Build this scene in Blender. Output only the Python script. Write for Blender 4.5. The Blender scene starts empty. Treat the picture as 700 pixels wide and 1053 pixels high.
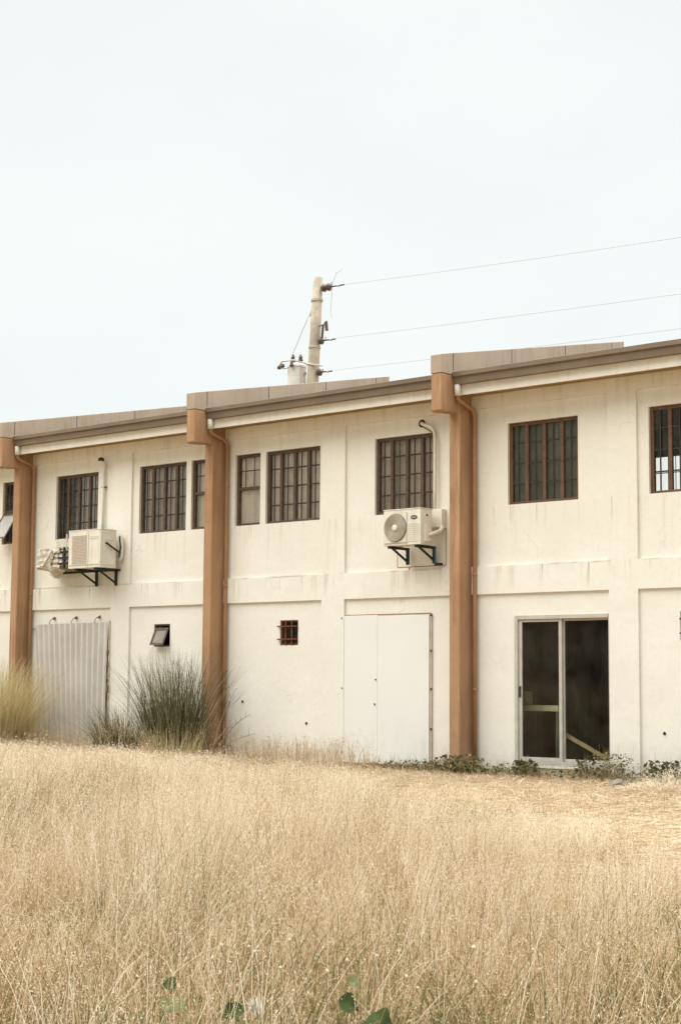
import bpy, math, random
import numpy as np
from mathutils import Vector, Matrix

random.seed(11)
rng = np.random.default_rng(7)
SC = bpy.context.scene
COL = SC.collection
R = math.radians

# ------------------------------------------------------------------ materials
def new_mat(name):
    m = bpy.data.materials.new(name); m.use_nodes = True
    nt = m.node_tree; nt.nodes.clear()
    out = nt.nodes.new('ShaderNodeOutputMaterial')
    return m, nt, out

def N(nt, t, **kw):
    n = nt.nodes.new(t)
    for k, v in kw.items():
        if k in n.inputs: n.inputs[k].default_value = v
        else: setattr(n, k, v)
    return n

def L(nt, a, b): nt.links.new(a, b)

def noise(nt, vec, scale, detail=4, rough=.55, stretch=None):
    if stretch:
        mp = N(nt, 'ShaderNodeMapping'); mp.inputs['Scale'].default_value = stretch
        L(nt, vec, mp.inputs['Vector']); vec = mp.outputs['Vector']
    n = N(nt, 'ShaderNodeTexNoise', Scale=scale, Detail=detail, Roughness=rough)
    L(nt, vec, n.inputs['Vector'])
    return n.outputs['Fac']

def ramp(nt, fac, stops):
    r = N(nt, 'ShaderNodeValToRGB'); cr = r.color_ramp
    while len(cr.elements) < len(stops): cr.elements.new(.5)
    for e, (p, c) in zip(cr.elements, stops):
        e.position = p; e.color = (*c, 1) if len(c) == 3 else c
    L(nt, fac, r.inputs['Fac'])
    return r.outputs['Color']

def maprange(nt, v, a, b, c=0., d=1., smooth=False):
    m = N(nt, 'ShaderNodeMapRange'); m.clamp = True
    if smooth: m.interpolation_type = 'SMOOTHSTEP'
    m.inputs['From Min'].default_value = a; m.inputs['From Max'].default_value = b
    m.inputs['To Min'].default_value = c; m.inputs['To Max'].default_value = d
    L(nt, v, m.inputs['Value']); return m.outputs['Result']

def math_(nt, op, a, b=None):
    m = N(nt, 'ShaderNodeMath', operation=op)
    for i, v in enumerate((a, b)):
        if v is None: continue
        if isinstance(v, (int, float)): m.inputs[i].default_value = v
        else: L(nt, v, m.inputs[i])
    return m.outputs['Value']

def mix(nt, fac, a, b, mode='MIX'):
    m = N(nt, 'ShaderNodeMixRGB', blend_type=mode)
    for i, v in zip(('Fac', 'Color1', 'Color2'), (fac, a, b)):
        if isinstance(v, (int, float)): m.inputs[i].default_value = v
        elif isinstance(v, tuple): m.inputs[i].default_value = (*v, 1)
        else: L(nt, v, m.inputs[i])
    return m.outputs['Color']

def coords(nt):
    g = N(nt, 'ShaderNodeNewGeometry')
    return g.outputs['Position']

def finish(nt, out, col, rough=.7, spec=.3, bump=None, bumpd=.01, metal=0.):
    b = N(nt, 'ShaderNodeBsdfPrincipled')
    b.inputs['Specular IOR Level'].default_value = spec
    b.inputs['Metallic'].default_value = metal
    if isinstance(rough, (int, float)): b.inputs['Roughness'].default_value = rough
    else: L(nt, rough, b.inputs['Roughness'])
    if isinstance(col, tuple): b.inputs['Base Color'].default_value = (*col, 1)
    else: L(nt, col, b.inputs['Base Color'])
    if bump is not None:
        bp = N(nt, 'ShaderNodeBump', Strength=.6, Distance=bumpd)
        L(nt, bump, bp.inputs['Height']); L(nt, bp.outputs['Normal'], b.inputs['Normal'])
    L(nt, b.outputs['BSDF'], out.inputs['Surface'])
    return b

def simple(name, col, rough=.6, spec=.3, var=.12, scale=6., bump=.003, metal=0., dirt=None):
    """paint or metal with blotchy tone variation and a little surface unevenness"""
    m, nt, out = new_mat(name); p = coords(nt)
    f = noise(nt, p, scale, 5)
    lo = tuple(c * (1 - var) for c in col); hi = tuple(min(1, c * (1 + var)) for c in col)
    c = ramp(nt, f, [(.3, lo), (.7, hi)])
    if dirt:
        d = noise(nt, p, 9., 6, .65, (1, 1, .12))
        c = mix(nt, maprange(nt, d, .52, .72, 0, dirt[1]), c, dirt[0])
    finish(nt, out, c, rough, spec, noise(nt, p, 60., 3), bump, metal)
    return m

def wall_mat():
    m, nt, out = new_mat('cream painted plaster'); p = coords(nt)
    sep = N(nt, 'ShaderNodeSeparateXYZ'); L(nt, p, sep.inputs[0])
    x, z = sep.outputs['X'], sep.outputs['Z']
    c = ramp(nt, noise(nt, p, .9, 6, .6), [(.3, (.785, .752, .672)), (.7, (.835, .808, .735))])
    # fine mottling
    c = mix(nt, maprange(nt, noise(nt, p, 14., 5, .6), .45, .75, 0, .25), c, (.68, .63, .50))
    # long runs of dirty water under the window sills and under the string course
    st = noise(nt, p, 7., 5, .7, (1, 1, .06))
    runs = maprange(nt, st, .54, .70)
    z1 = math_(nt, 'MULTIPLY', maprange(nt, z, 3.05, 3.9), maprange(nt, z, 3.95, 3.9))
    z2 = math_(nt, 'MULTIPLY', maprange(nt, z, 2.62, 2.98), maprange(nt, z, 3.07, 3.03))
    zz = math_(nt, 'MAXIMUM', math_(nt, 'MULTIPLY', z1, .55), math_(nt, 'MULTIPLY', z2, .75))
    c = mix(nt, math_(nt, 'MULTIPLY', math_(nt, 'MULTIPLY', runs, zz), .75), c, (.50, .40, .27))
    # grime line on the string course top edge
    ln = math_(nt, 'MULTIPLY', maprange(nt, z, 3.015, 3.035), maprange(nt, z, 3.06, 3.045))
    ln = math_(nt, 'MULTIPLY', ln, maprange(nt, noise(nt, p, 1.7, 4, .6, (1, 1, .3)), .46, .60))
    c = mix(nt, math_(nt, 'MULTIPLY', ln, .55), c, (.36, .29, .21))
    # narrow sharp drips
    fd=maprange(nt, noise(nt, p, 17., 4, .6, (1, 1, .035)), .60, .68)
    fz=math_(nt,'MAXIMUM',math_(nt,'MULTIPLY',maprange(nt,z,3.25,3.93),maprange(nt,z,3.95,3.92)),math_(nt,'MULTIPLY',maprange(nt,z,2.64,2.98),maprange(nt,z,3.05,3.03)))
    fm=maprange(nt, noise(nt, p, 1.3, 3, .6, (1, 1, .5)), .45, .58)
    c = mix(nt, math_(nt,'MULTIPLY',math_(nt,'MULTIPLY',fd,fz),math_(nt,'MULTIPLY',fm,.55)), c, (.34,.24,.14))
    # hairline cracks
    mpv=N(nt,'ShaderNodeMapping'); mpv.inputs['Scale'].default_value=(1,1,.8); L(nt,p,mpv.inputs['Vector'])
    wob=N(nt,'ShaderNodeTexNoise',Scale=2.5,Detail=5.); L(nt,mpv.outputs[0],wob.inputs['Vector'])
    wv=N(nt,'ShaderNodeVectorMath',operation='MULTIPLY_ADD'); L(nt,wob.outputs['Color'],wv.inputs[0]); wv.inputs[1].default_value=(.8,.8,.8); L(nt,mpv.outputs[0],wv.inputs[2])
    vo=N(nt,'ShaderNodeTexVoronoi',feature='DISTANCE_TO_EDGE',Scale=.55); L(nt,wv.outputs[0],vo.inputs['Vector'])
    ck=math_(nt,'MULTIPLY',maprange(nt,vo.outputs['Distance'],.005,.0015),maprange(nt,noise(nt,p,.8,3),.5,.6))
    c = mix(nt, math_(nt,'MULTIPLY',ck,.28), c, (.40,.33,.24))
    # damp, splashed base
    base = math_(nt, 'MULTIPLY', maprange(nt, z, .55, .0), maprange(nt, noise(nt, p, 3.5, 6, .65), .38, .62))
    c = mix(nt, math_(nt, 'MULTIPLY', base, .5), c, (.50, .43, .31))
    # brown vertical streaks, stronger towards the eaves
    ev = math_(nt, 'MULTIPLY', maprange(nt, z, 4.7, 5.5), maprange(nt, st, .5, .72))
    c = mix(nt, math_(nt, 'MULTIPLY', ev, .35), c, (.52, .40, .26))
    h = math_(nt, 'ADD', noise(nt, p, 2.2, 3), math_(nt, 'MULTIPLY', noise(nt, p, 90., 3), .12))
    finish(nt, out, c, .82, .2, h, .02)
    return m

def tan_mat():
    m, nt, out = new_mat('tan painted concrete'); p = coords(nt)
    c = ramp(nt, noise(nt, p, 1.6, 6, .6), [(.3, (.350, .198, .108)), (.7, (.440, .262, .148))])
    c = mix(nt, maprange(nt, noise(nt, p, 8., 5, .7, (1, 1, .07)), .5, .72, 0, .5), c, (.62, .41, .25))
    c = mix(nt, maprange(nt, noise(nt, p, 5., 5, .7, (1, 1, .1)), .55, .70, 0, .65), c, (.22, .115, .058))
    sz = N(nt, 'ShaderNodeSeparateXYZ'); L(nt, p, sz.inputs[0])
    c = mix(nt, math_(nt, 'MULTIPLY', maprange(nt, sz.outputs['Z'], 1.0, .0), maprange(nt, noise(nt, p, 6., 6, .65), .40, .62, 0, .7)), c, (.24, .15, .085))
    c = mix(nt, maprange(nt, noise(nt, p, 26., 6, .7), .66, .72, 0, .5), c, (.60, .50, .38))
    finish(nt, out, c, .78, .2, math_(nt, 'ADD', noise(nt, p, 3., 4), math_(nt, 'MULTIPLY', noise(nt, p, 80., 3), .15)), .015)
    return m

def cap_mat():  # unseen rear half of the sky dimmed to deepen shade under the eaves
    m, nt, out = new_mat('faded mauve parapet paint'); p = coords(nt)
    c = ramp(nt, noise(nt, p, 1.4, 6, .6), [(.3, (.390, .305, .235)), (.7, (.470, .375, .295))])
    c = mix(nt, maprange(nt, noise(nt, p, 10., 5, .7, (1, 1, .1)), .52, .72, 0, .5), c, (.25, .19, .14))
    finish(nt, out, c, .8, .2, noise(nt, p, 40., 4), .006)
    return m

def glass_mat(name, tint, rough=.03, ior=1.4, dust=.08):
    m, nt, out = new_mat(name)
    t = N(nt, 'ShaderNodeBsdfTransparent'); t.inputs['Color'].default_value = (*tint, 1)
    g = N(nt, 'ShaderNodeBsdfGlossy'); g.inputs['Roughness'].default_value = rough
    fr = N(nt, 'ShaderNodeFresnel', IOR=ior)
    p = coords(nt)
    # dust film
    d = N(nt, 'ShaderNodeBsdfDiffuse'); d.inputs['Color'].default_value = (.45, .42, .34, 1)
    mx = N(nt, 'ShaderNodeMixShader'); L(nt, fr.outputs[0], mx.inputs[0])
    L(nt, t.outputs[0], mx.inputs[1]); L(nt, g.outputs[0], mx.inputs[2])
    m2 = N(nt, 'ShaderNodeMixShader')
    L(nt, maprange(nt, noise(nt, p, 3., 6, .65), .35, .8, .0, dust), m2.inputs[0])
    L(nt, mx.outputs[0], m2.inputs[1]); L(nt, d.outputs[0], m2.inputs[2])
    L(nt, m2.outputs[0], out.inputs['Surface'])
    return m

def cloth_mat(name, a, b):
    m, nt, out = new_mat(name); p = coords(nt)
    c = ramp(nt, noise(nt, p, 5., 5, .6, (3, 1, .4)), [(.3, a), (.7, b)])
    d = N(nt, 'ShaderNodeBsdfDiffuse'); L(nt, c, d.inputs['Color'])
    L(nt, d.outputs[0], out.inputs['Surface'])
    return m

def blade_mat(name, stops, trans=.35):
    """dry or green blades: the colour of each blade comes from its own tint value"""
    m, nt, out = new_mat(name)
    at = N(nt, 'ShaderNodeAttribute', attribute_name='tint')
    c = ramp(nt, at.outputs['Fac'], stops)
    d = N(nt, 'ShaderNodeBsdfDiffuse'); L(nt, c, d.inputs['Color'])
    t = N(nt, 'ShaderNodeBsdfTranslucent'); L(nt, c, t.inputs['Color'])
    mx = N(nt, 'ShaderNodeMixShader'); mx.inputs[0].default_value = trans
    L(nt, d.outputs[0], mx.inputs[1]); L(nt, t.outputs[0], mx.inputs[2])
    L(nt, mx.outputs[0], out.inputs['Surface'])
    return m

def corr_mat():
    m, nt, out = new_mat('weathered galvanised sheet'); p = coords(nt)
    c = ramp(nt, noise(nt, p, 2.5, 6, .6), [(.3, (.60, .565, .515)), (.7, (.70, .665, .615))])
    c = mix(nt, maprange(nt, noise(nt, p, 6., 6, .7, (1, 1, .15)), .58, .75, 0, .45), c, (.36, .29, .22))
    finish(nt, out, c, .55, .35, noise(nt, p, 20., 3), .003, .15)
    return m

def ground_mat():
    m, nt, out = new_mat('straw littered earth'); p = coords(nt)
    c = ramp(nt, noise(nt, p, 1.1, 8, .65), [(.3, (.17, .11, .055)), (.55, (.31, .215, .11)), (.75, (.42, .305, .165))])
    c = mix(nt, maprange(nt, noise(nt, p, 45., 6, .7, (1, 2.5, 1)), .45, .7, 0, .75), c, (.55, .43, .27))
    c = mix(nt, maprange(nt, noise(nt, p, 3.0, 5, .6), .56, .72, 0, .35), c, (.17, .16, .065))
    finish(nt, out, c, .95, .1, noise(nt, p, 30., 6, .7), .05)
    return m

def paper_white():
    m, nt, out = new_mat('white painted board'); p = coords(nt)
    c = ramp(nt, noise(nt, p, .8, 5), [(.3, (.765, .765, .72)), (.7, (.80, .80, .76))])
    sep = N(nt, 'ShaderNodeSeparateXYZ'); L(nt, p, sep.inputs[0])
    lowm = math_(nt, 'MULTIPLY', maprange(nt, sep.outputs['Z'], .8, .05), maprange(nt, noise(nt, p, 6., 5, .7, (1, 1, .25)), .5, .7))
    c = mix(nt, math_(nt, 'MULTIPLY', lowm, .5), c, (.52, .44, .33))
    finish(nt, out, c, .6, .25, noise(nt, p, 1.6, 2), .012)
    return m

M = dict(
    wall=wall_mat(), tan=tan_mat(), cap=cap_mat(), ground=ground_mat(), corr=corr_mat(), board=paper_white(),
    fascia=simple('off white fascia paint', (.80, .77, .69), .7, .2, .05, 3., .003, 0, ((.50, .42, .32), .3)),
    soffit=simple('brown soffit board', (.36, .235, .125), .8, .15, .15, 3., .003),  # brown picked so its bounce warms and deepens the eave shade
    gutter=simple('taupe gutter enamel', (.205, .155, .112), .6, .3, .12, 2.5, .003, 0, ((.22, .15, .09), .5)),
    pipe=simple('tan painted pipe', (.37, .200, .100), .6, .3, .15, 4., .002, 0, ((.22, .11, .06), .4)),
    frame=simple('brown window enamel', (.095, .062, .040), .5, .35, .3, 12., .002),
    frame_red=simple('reddish brown window enamel', (.130, .070, .038), .5, .35, .25, 9., .002),
    grille=simple('dark iron bar', (.042, .034, .026), .6, .3, .3, 20., .001),
    rust_bar=simple('rusty iron bar', (.17, .062, .028), .85, .15, .4, 30., .002),
    glass=glass_mat('dusty window glass', (.975, .965, .94), ior=1.3),
    glass_dark=glass_mat('dark tinted glass', (.93, .95, .88), ior=1.16, dust=.05),
    curtain=cloth_mat('grey beige curtain', (.74, .665, .59), (.86, .80, .73)),
    curtain_brown=cloth_mat('brown grey curtain', (.48, .415, .355), (.66, .585, .51)),
    curtain_green=cloth_mat('dark green curtain', (.12, .128, .10), (.21, .22, .175)),
    lace=cloth_mat('pale curtain', (.76, .68, .61), (.88, .82, .76)),
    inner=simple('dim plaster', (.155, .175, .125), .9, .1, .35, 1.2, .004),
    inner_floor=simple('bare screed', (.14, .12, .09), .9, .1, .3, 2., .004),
    alu=simple('dull aluminium', (.56, .52, .46), .45, .4, .1, 8., .001, .25),
    plankw=simple('raw timber', (.50, .38, .27), .8, .15, .2, 10., .003),
    shelfw=simple('pale laminate', (.72, .66, .55), .6, .2, .1, 6., .002),
    acwhite=simple('aged white enamel', (.74, .70, .60), .45, .35, .07, 4., .001, 0, ((.50, .41, .30), .4)),
    acgrille=simple('beige grey fan grille', (.50, .44, .36), .55, .3, .1, 10., .001),
    acdark=simple('fan hollow shade', (.17, .14, .11), .8, .1, .2, 5., .001),
    acbrown=simple('stained coil louvre', (.50, .42, .34), .6, .2, .2, 18., .002),
    iron=simple('dark green black iron', (.018, .024, .020), .55, .35, .3, 14., .001),
    rubber=simple('black cable', (.02, .02, .018), .5, .4, .2, 10., .001),
    tealhose=simple('teal hose', (.05, .13, .14), .5, .3, .2, 10., .001),
    pvc=simple('white plastic conduit', (.70, .66, .57), .45, .35, .08, 8., .001, 0, ((.45, .36, .26), .4)),
    badge=simple('dark blue badge', (.035, .045, .075), .4, .4, .1, 8., .0005),
    sheet=simple('cloudy plastic sheet', (.60, .55, .46), .38, .5, .18, 9., .004, 0, ((.38, .31, .22), .5)),
    tank=simple('pale weathered tank paint', (.74, .715, .67), .5, .35, .08, 5., .004, 0, ((.45,.27,.18), .5)),
    rust=simple('rust', (.33, .125, .045), .9, .1, .4, 22., .002),
    nail=simple('rusty nail', (.06, .04, .028), .8, .2, .3, 30., .001),
    concrete=simple('weathered pole concrete', (.52, .45, .36), .85, .15, .18, 5., .006, 0, ((.26, .19, .13), .6)),
    galv=simple('weathered grey tank', (.52, .50, .47), .55, .35, .12, 6., .002, .2, ((.33, .19, .11), .7)),
    porcelain=simple('brown glazed porcelain', (.10, .065, .05), .25, .5, .15, 10., .0005),
    wire=simple('grey aluminium wire', (.46, .44, .41), .6, .3, .1, 10., .0005),
    stone=simple('broken grey concrete', (.25, .225, .19), .9, .1, .25, 12., .01),
    roofm=simple('dull roof sheet', (.25, .20, .16), .6, .3, .15, 2., .003),
)
M['straw'] = blade_mat('dry straw grass', [(0, (.10, .115, .038)), (.12, (.21, .185, .075)), (.28, (.31, .180, .083)), (.5, (.52, .378, .222)), (.75, (.71, .575, .405)), (1, (.85, .770, .625))], .42)
M['greengrass'] = blade_mat('dark green reed grass', [(0, (.030, .040, .018)), (.45, (.095, .102, .046)), (.7, (.18, .168, .085)), (.88, (.36, .29, .17)), (1, (.55, .46, .30))], .25)
M['olivegrass'] = blade_mat('yellow green grass', [(0, (.17, .155, .055)), (.4, (.34, .28, .115)), (.75, (.52, .42, .205)), (1, (.70, .59, .37))], .35)
M['weed'] = blade_mat('wall foot weeds', [(0, (.035, .048, .020)), (.45, (.10, .105, .045)), (.75, (.24, .20, .095)), (1, (.48, .38, .23))], .3)
M['leaf_dark'] = simple('dark vine leaf', (.050, .066, .020), .75, .10, .3, 25., .004)
M['leaf_pale'] = simple('pale olive vine leaf', (.165, .160, .075), .75, .1, .2, 25., .004)
M['stem'] = simple('olive stem', (.20, .17, .08), .7, .2, .2, 20., .002)
M['ball'] = simple('pale seed head', (.58, .48, .34), .95, .05, .2, 60., .004)
M['fluff'] = simple('white seed fluff', (.74, .68, .58), .95, .05, .1, 40., .003)

# ------------------------------------------------------------------ mesh builder
class MB:
    def __init__(s): s.v = []; s.f = []; s.mi = []; s.cur = 0
    def quad(s, a, b, c, d):
        i = len(s.v); s.v += [tuple(a), tuple(b), tuple(c), tuple(d)]; s.f.append((i, i+1, i+2, i+3)); s.mi.append(s.cur)
    def box(s, x0, x1, y0, y1, z0, z1):
        i = len(s.v)
        s.v += [(x0,y0,z0),(x1,y0,z0),(x1,y1,z0),(x0,y1,z0),(x0,y0,z1),(x1,y0,z1),(x1,y1,z1),(x0,y1,z1)]
        for f in ((0,3,2,1),(4,5,6,7),(0,1,5,4),(1,2,6,5),(2,3,7,6),(3,0,4,7)):
            s.f.append(tuple(i+k for k in f)); s.mi.append(s.cur)
    def prism_x(s, pts, x0, x1):
        """(y, z) outline pushed along x"""
        i = len(s.v); n = len(pts)
        a = sum(pts[k][0]*pts[(k+1)%n][1]-pts[(k+1)%n][0]*pts[k][1] for k in range(n))
        if a < 0: pts = pts[::-1]
        s.v += [(x0,y,z) for y,z in pts]+[(x1,y,z) for y,z in pts]
        s.f.append(tuple(i+k for k in range(n-1,-1,-1))); s.mi.append(s.cur)
        s.f.append(tuple(i+n+k for k in range(n))); s.mi.append(s.cur)
        for k in range(n):
            q=(k+1)%n; s.f.append((i+k,i+q,i+n+q,i+n+k)); s.mi.append(s.cur)
    def tube(s, path, r, n=8, r1=None, cap=True):
        P=[Vector(p) for p in path]; i0=len(s.v); m=len(P)
        up=Vector((.13,.31,.94)).normalized()
        prev=None
        for k,p in enumerate(P):
            t=(P[min(k+1,m-1)]-P[max(k-1,0)]).normalized()
            if prev is None:
                a=t.cross(up)
                if a.length<.05: a=t.cross(Vector((1,0,0)))
            else: a=prev-t*prev.dot(t)
            a.normalize(); prev=a; b=t.cross(a)
            rr=r if r1 is None else r+(r1-r)*k/(m-1)
            for j in range(n):
                an=2*math.pi*j/n; s.v.append(tuple(p+a*math.cos(an)*rr+b*math.sin(an)*rr))
        for k in range(m-1):
            for j in range(n):
                q=(j+1)%n; s.f.append((i0+k*n+j,i0+k*n+q,i0+(k+1)*n+q,i0+(k+1)*n+j)); s.mi.append(s.cur)
        if cap:
            s.f.append(tuple(i0+j for j in range(n-1,-1,-1))); s.mi.append(s.cur)
            s.f.append(tuple(i0+(m-1)*n+j for j in range(n))); s.mi.append(s.cur)
    def lathe(s, prof, c, axis='z', n=20):
        """prof: (radius, height) pairs along the axis from c"""
        i0=len(s.v); m=len(prof)
        for (r,h) in prof:
            for j in range(n):
                a=2*math.pi*j/n; u,w=r*math.cos(a),r*math.sin(a)
                if axis=='z': s.v.append((c[0]+u,c[1]+w,c[2]+h))
                elif axis=='y': s.v.append((c[0]+u,c[1]+h,c[2]-w))
                else: s.v.append((c[0]+h,c[1]+u,c[2]+w))
        for k in range(m-1):
            for j in range(n):
                q=(j+1)%n; s.f.append((i0+k*n+j,i0+k*n+q,i0+(k+1)*n+q,i0+(k+1)*n+j)); s.mi.append(s.cur)
        s.f.append(tuple(i0+j for j in range(n-1,-1,-1))); s.mi.append(s.cur)
        s.f.append(tuple(i0+(m-1)*n+j for j in range(n))); s.mi.append(s.cur)
    def sheet(s, xs, zs, holes, y0, y1, back=True):
        """a slab between y0 (front) and y1 with rectangular openings (x0,x1,z0,z1), reveals included"""
        X=sorted(set(xs+[h[0] for h in holes]+[h[1] for h in holes])); Z=sorted(set(zs+[h[2] for h in holes]+[h[3] for h in holes]))
        def hole(i,j):
            if i<0 or j<0 or i>=len(X)-1 or j>=len(Z)-1: return True
            x=(X[i]+X[i+1])/2; z=(Z[j]+Z[j+1])/2
            return any(h[0]<x<h[1] and h[2]<z<h[3] for h in holes)
        for i in range(len(X)-1):
            for j in range(len(Z)-1):
                if hole(i,j): continue
                a,b,c,d=X[i],X[i+1],Z[j],Z[j+1]
                s.quad((a,y0,c),(b,y0,c),(b,y0,d),(a,y0,d))
                if back: s.quad((a,y1,d),(b,y1,d),(b,y1,c),(a,y1,c))
                if hole(i-1,j): s.quad((a,y1,c),(a,y0,c),(a,y0,d),(a,y1,d))
                if hole(i+1,j): s.quad((b,y0,c),(b,y1,c),(b,y1,d),(b,y0,d))
                if hole(i,j-1): s.quad((a,y1,c),(b,y1,c),(b,y0,c),(a,y0,c))
                if hole(i,j+1): s.quad((a,y0,d),(b,y0,d),(b,y1,d),(a,y1,d))
    def build(s, name, mats, parent=None, bevel=0, smooth=False):
        if not isinstance(mats,(list,tuple)): mats=[mats]
        me=bpy.data.meshes.new(name); me.from_pydata(s.v,[],s.f)
        for m in mats: me.materials.append(m)
        if len(mats)>1: me.polygons.foreach_set('material_index',s.mi)
        if smooth:
            me.polygons.foreach_set('use_smooth',[True]*len(s.f))
        me.update()
        o=bpy.data.objects.new(name,me); COL.objects.link(o)
        if parent: o.parent=parent
        if bevel:
            b=o.modifiers.new('edge','BEVEL'); b.width=bevel; b.segments=2; b.limit_method='ANGLE'; b.angle_limit=R(40)
        return o

def build_each(b,name,mats,parent=None,bevel=0,smooth=False):
    """one object per loose piece of the builder"""
    par=list(range(len(b.v)))
    def find(a):
        while par[a]!=a: par[a]=par[par[a]]; a=par[a]
        return a
    for f in b.f:
        for q in f[1:]: par[find(q)]=find(f[0])
    g={}
    for f,m in zip(b.f,b.mi): g.setdefault(find(f[0]),[]).append((f,m))
    res=[]
    for fs in g.values():
        nb=MB(); mp={}
        for f,m in fs:
            for q in f:
                if q not in mp: mp[q]=len(nb.v); nb.v.append(b.v[q])
            nb.f.append(tuple(mp[q] for q in f)); nb.mi.append(m)
        res.append(nb.build(name,mats,parent,bevel,smooth))
    return res

def tag(o,label=None,cat=None,group=None,kind=None):
    for k,v in (('label',label),('category',cat),('group',group),('kind',kind)):
        if v: o[k]=v
    return o

def thing(name,label,cat,group=None,loc=(0,0,0)):
    o=bpy.data.objects.new(name,None); COL.objects.link(o); o.location=loc
    return tag(o,label,cat,group)

def rebase(root, loc):
    """put an Empty at the base of its thing without moving the parts"""
    root.location=loc
    for ch in root.children: ch.location=Vector(ch.location)-Vector(loc)

# ------------------------------------------------------------------ the row house
PER=5.296; FP=5.21; FX0,FX1=.258,.456            # spacing and faces of the party walls
BAYS=[-3,-2,-1,0]                        # bay k lies between fin k and fin k+1
XL=FX0-3*FP; XR=FX1+FP
house=thing('row_house','cream two storey row house with tan party walls and brown barred windows','house')

# local layout: (pilaster, upper windows, ground openings) in metres along the wall
win_z=(3.94,5.157)
OPEN={}                                  # bay -> list of (x0,x1,z0,z1,kind)
A=lambda o:[(o+1.303,o+2.512,*win_z,'single'),(o+3.637,o+4.850,*win_z,'double'),(o+4.975,o+5.46,*win_z,'slim')]
OPEN[-2]=A(-2*PER)+[(-6.500,-6.090,1.912,2.308,'vent_open')]
OPEN[-3]=A(-3*PER)
OPEN[-1]=[(-4.543,-3.955,*win_z,'slim'),(-3.828,-2.612,*win_z,'double'),(-1.455,-.250,*win_z,'single'),(-3.462,-3.062,1.910,2.320,'vent_bars')]
OPEN[0]=[(1.093,2.311,*win_z,'single'),(3.462,4.675,*win_z,'bare'),(4.80,5.28,*win_z,'slim'),(1.212,2.814,.155,2.304,'door'),(3.912,4.315,1.910,2.305,'vent_bars')]
PIL={-3:(-7.630-PER,-7.125-PER),-2:(-7.630,-7.125),-1:(-2.530,-2.048),0:(2.821,3.288)}

holes=[h[:4] for k in BAYS for h in OPEN[k]]
wb=MB(); wb.sheet([XL,XR],[-.4,5.66],holes,0.,.16)
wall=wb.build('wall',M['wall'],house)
# string course, pilasters and eaves beam stand a little proud of the panels
panels=[]
for k in BAYS:
    a,b=FX1+k*FP,FX0+(k+1)*FP; p0,p1=PIL[k]
    for (u,v) in ((a-.1,p0),(p1,b+.1)):
        panels+= [(u,v,-.5,2.630),(u,v,3.042,5.420)]
rb=MB(); rb.sheet([XL,XR],[-.4,5.62],panels,-.038,-.0005,back=False)
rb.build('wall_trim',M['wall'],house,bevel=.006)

# party walls
def fin(k):
    x0,x1=FX0+k*FP,FX1+k*FP
    b=MB()
    b.prism_x([(-.335,-.4),(-.335,5.335),(-.735,5.305),(-.765,5.312),(-.78,5.335),(-.78,5.885),(-.3,5.885),(4.4,6.80),(4.4,-.4)],x0,x1)
    f=b.build('party_wall',M['tan'],house,bevel=.02)
    c=MB(); c.prism_x([(-.785,5.887),(-.785,6.165),(4.405,7.205),(4.405,6.70),(-.3,5.887)],x0-.004,x1+.006)
    co=c.build('parapet_cap',M['cap'],f,bevel=.008)
    s=MB()
    for y in (-.50,1.02,2.55,4.0):
        z=6.165+.2*(y+.785)
        s.box(x1+.004,x1+.0085,y-.006,y+.006,z-.26,z-.008)
    build_each(s,'joint',M['grille'],f)
    return f
for k in (-3,-2,-1,0,1): fin(k)

# roof, gutter, fascia, soffit per bay
for k in BAYS:
    a,b=FX1+k*FP+.008,FX0+(k+1)*FP-.006
    r=MB(); r.prism_x([(-.50,5.915),(-.50,5.895),(4.42,6.87),(4.42,6.915)],a,b); r.build('roof',M['roofm'],house)
    g=MB()
    g.prism_x([(-.540,5.852),(-.540,5.925),(-.425,5.925),(-.425,5.735),(-.500,5.735),(-.512,5.842),(-.512,5.852)],a,b)
    g.build('gutter',M['gutter'],house,bevel=.006)
    fb=MB(); fb.box(a+.002,b-.002,-.42,-.39,5.585,5.84)
    fb.box(a+1.9,a+1.905,-.4225,-.419,5.59,5.73)
    fb.build('fascia',M['fascia'],house,bevel=.004)
    so=MB(); so.box(a,b,-.388,-.04,5.622,5.65); so.build('soffit',M['soffit'],house)
    # downpipe hugging the party wall
    px=FX1+k*FP+.078
    d=MB()
    d.tube([(px-.012,-.47,5.575),(px-.01,-.465,5.53),(px,-.43,5.495),(px,-.30,5.46),(px,-.15,5.42),(px,-.09,5.38),(px,-.065,5.31),(px,-.062,4.2),(px,-.062,2.4),(px,-.062,-.1)],.031,12)
    for z in (1.2,2.9,4.6): d.tube([(px,-.062,z),(px,-.062,z+.04)],.035,12)
    dp=d.build('downpipe',M['pipe'],house,smooth=True)
    st=MB(); st.tube([(px-.012,-.47,5.57),(px-.012,-.47,5.735)],.049,14); st.build('outlet',M['fascia'],dp,smooth=True)

# inside of the house
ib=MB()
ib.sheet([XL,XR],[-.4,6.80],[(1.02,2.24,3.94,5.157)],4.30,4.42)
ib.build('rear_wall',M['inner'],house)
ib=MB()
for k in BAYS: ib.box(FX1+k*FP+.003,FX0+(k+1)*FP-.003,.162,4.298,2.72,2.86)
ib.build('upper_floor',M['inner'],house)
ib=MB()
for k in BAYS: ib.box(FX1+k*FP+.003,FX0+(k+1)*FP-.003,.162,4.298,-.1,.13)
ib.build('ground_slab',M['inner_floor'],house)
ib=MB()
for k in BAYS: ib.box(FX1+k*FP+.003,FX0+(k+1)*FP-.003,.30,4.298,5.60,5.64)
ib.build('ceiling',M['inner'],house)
rw=MB()
for z in (3.94,5.117): rw.box(1.02,2.24,4.33,4.38,z,z+.04)
for x in (1.02,1.32,1.61,1.91,2.20): rw.box(x,x+.04,4.332,4.378,3.981,5.116)
rwin=rw.build('rear_window',M['frame'],house)
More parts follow.
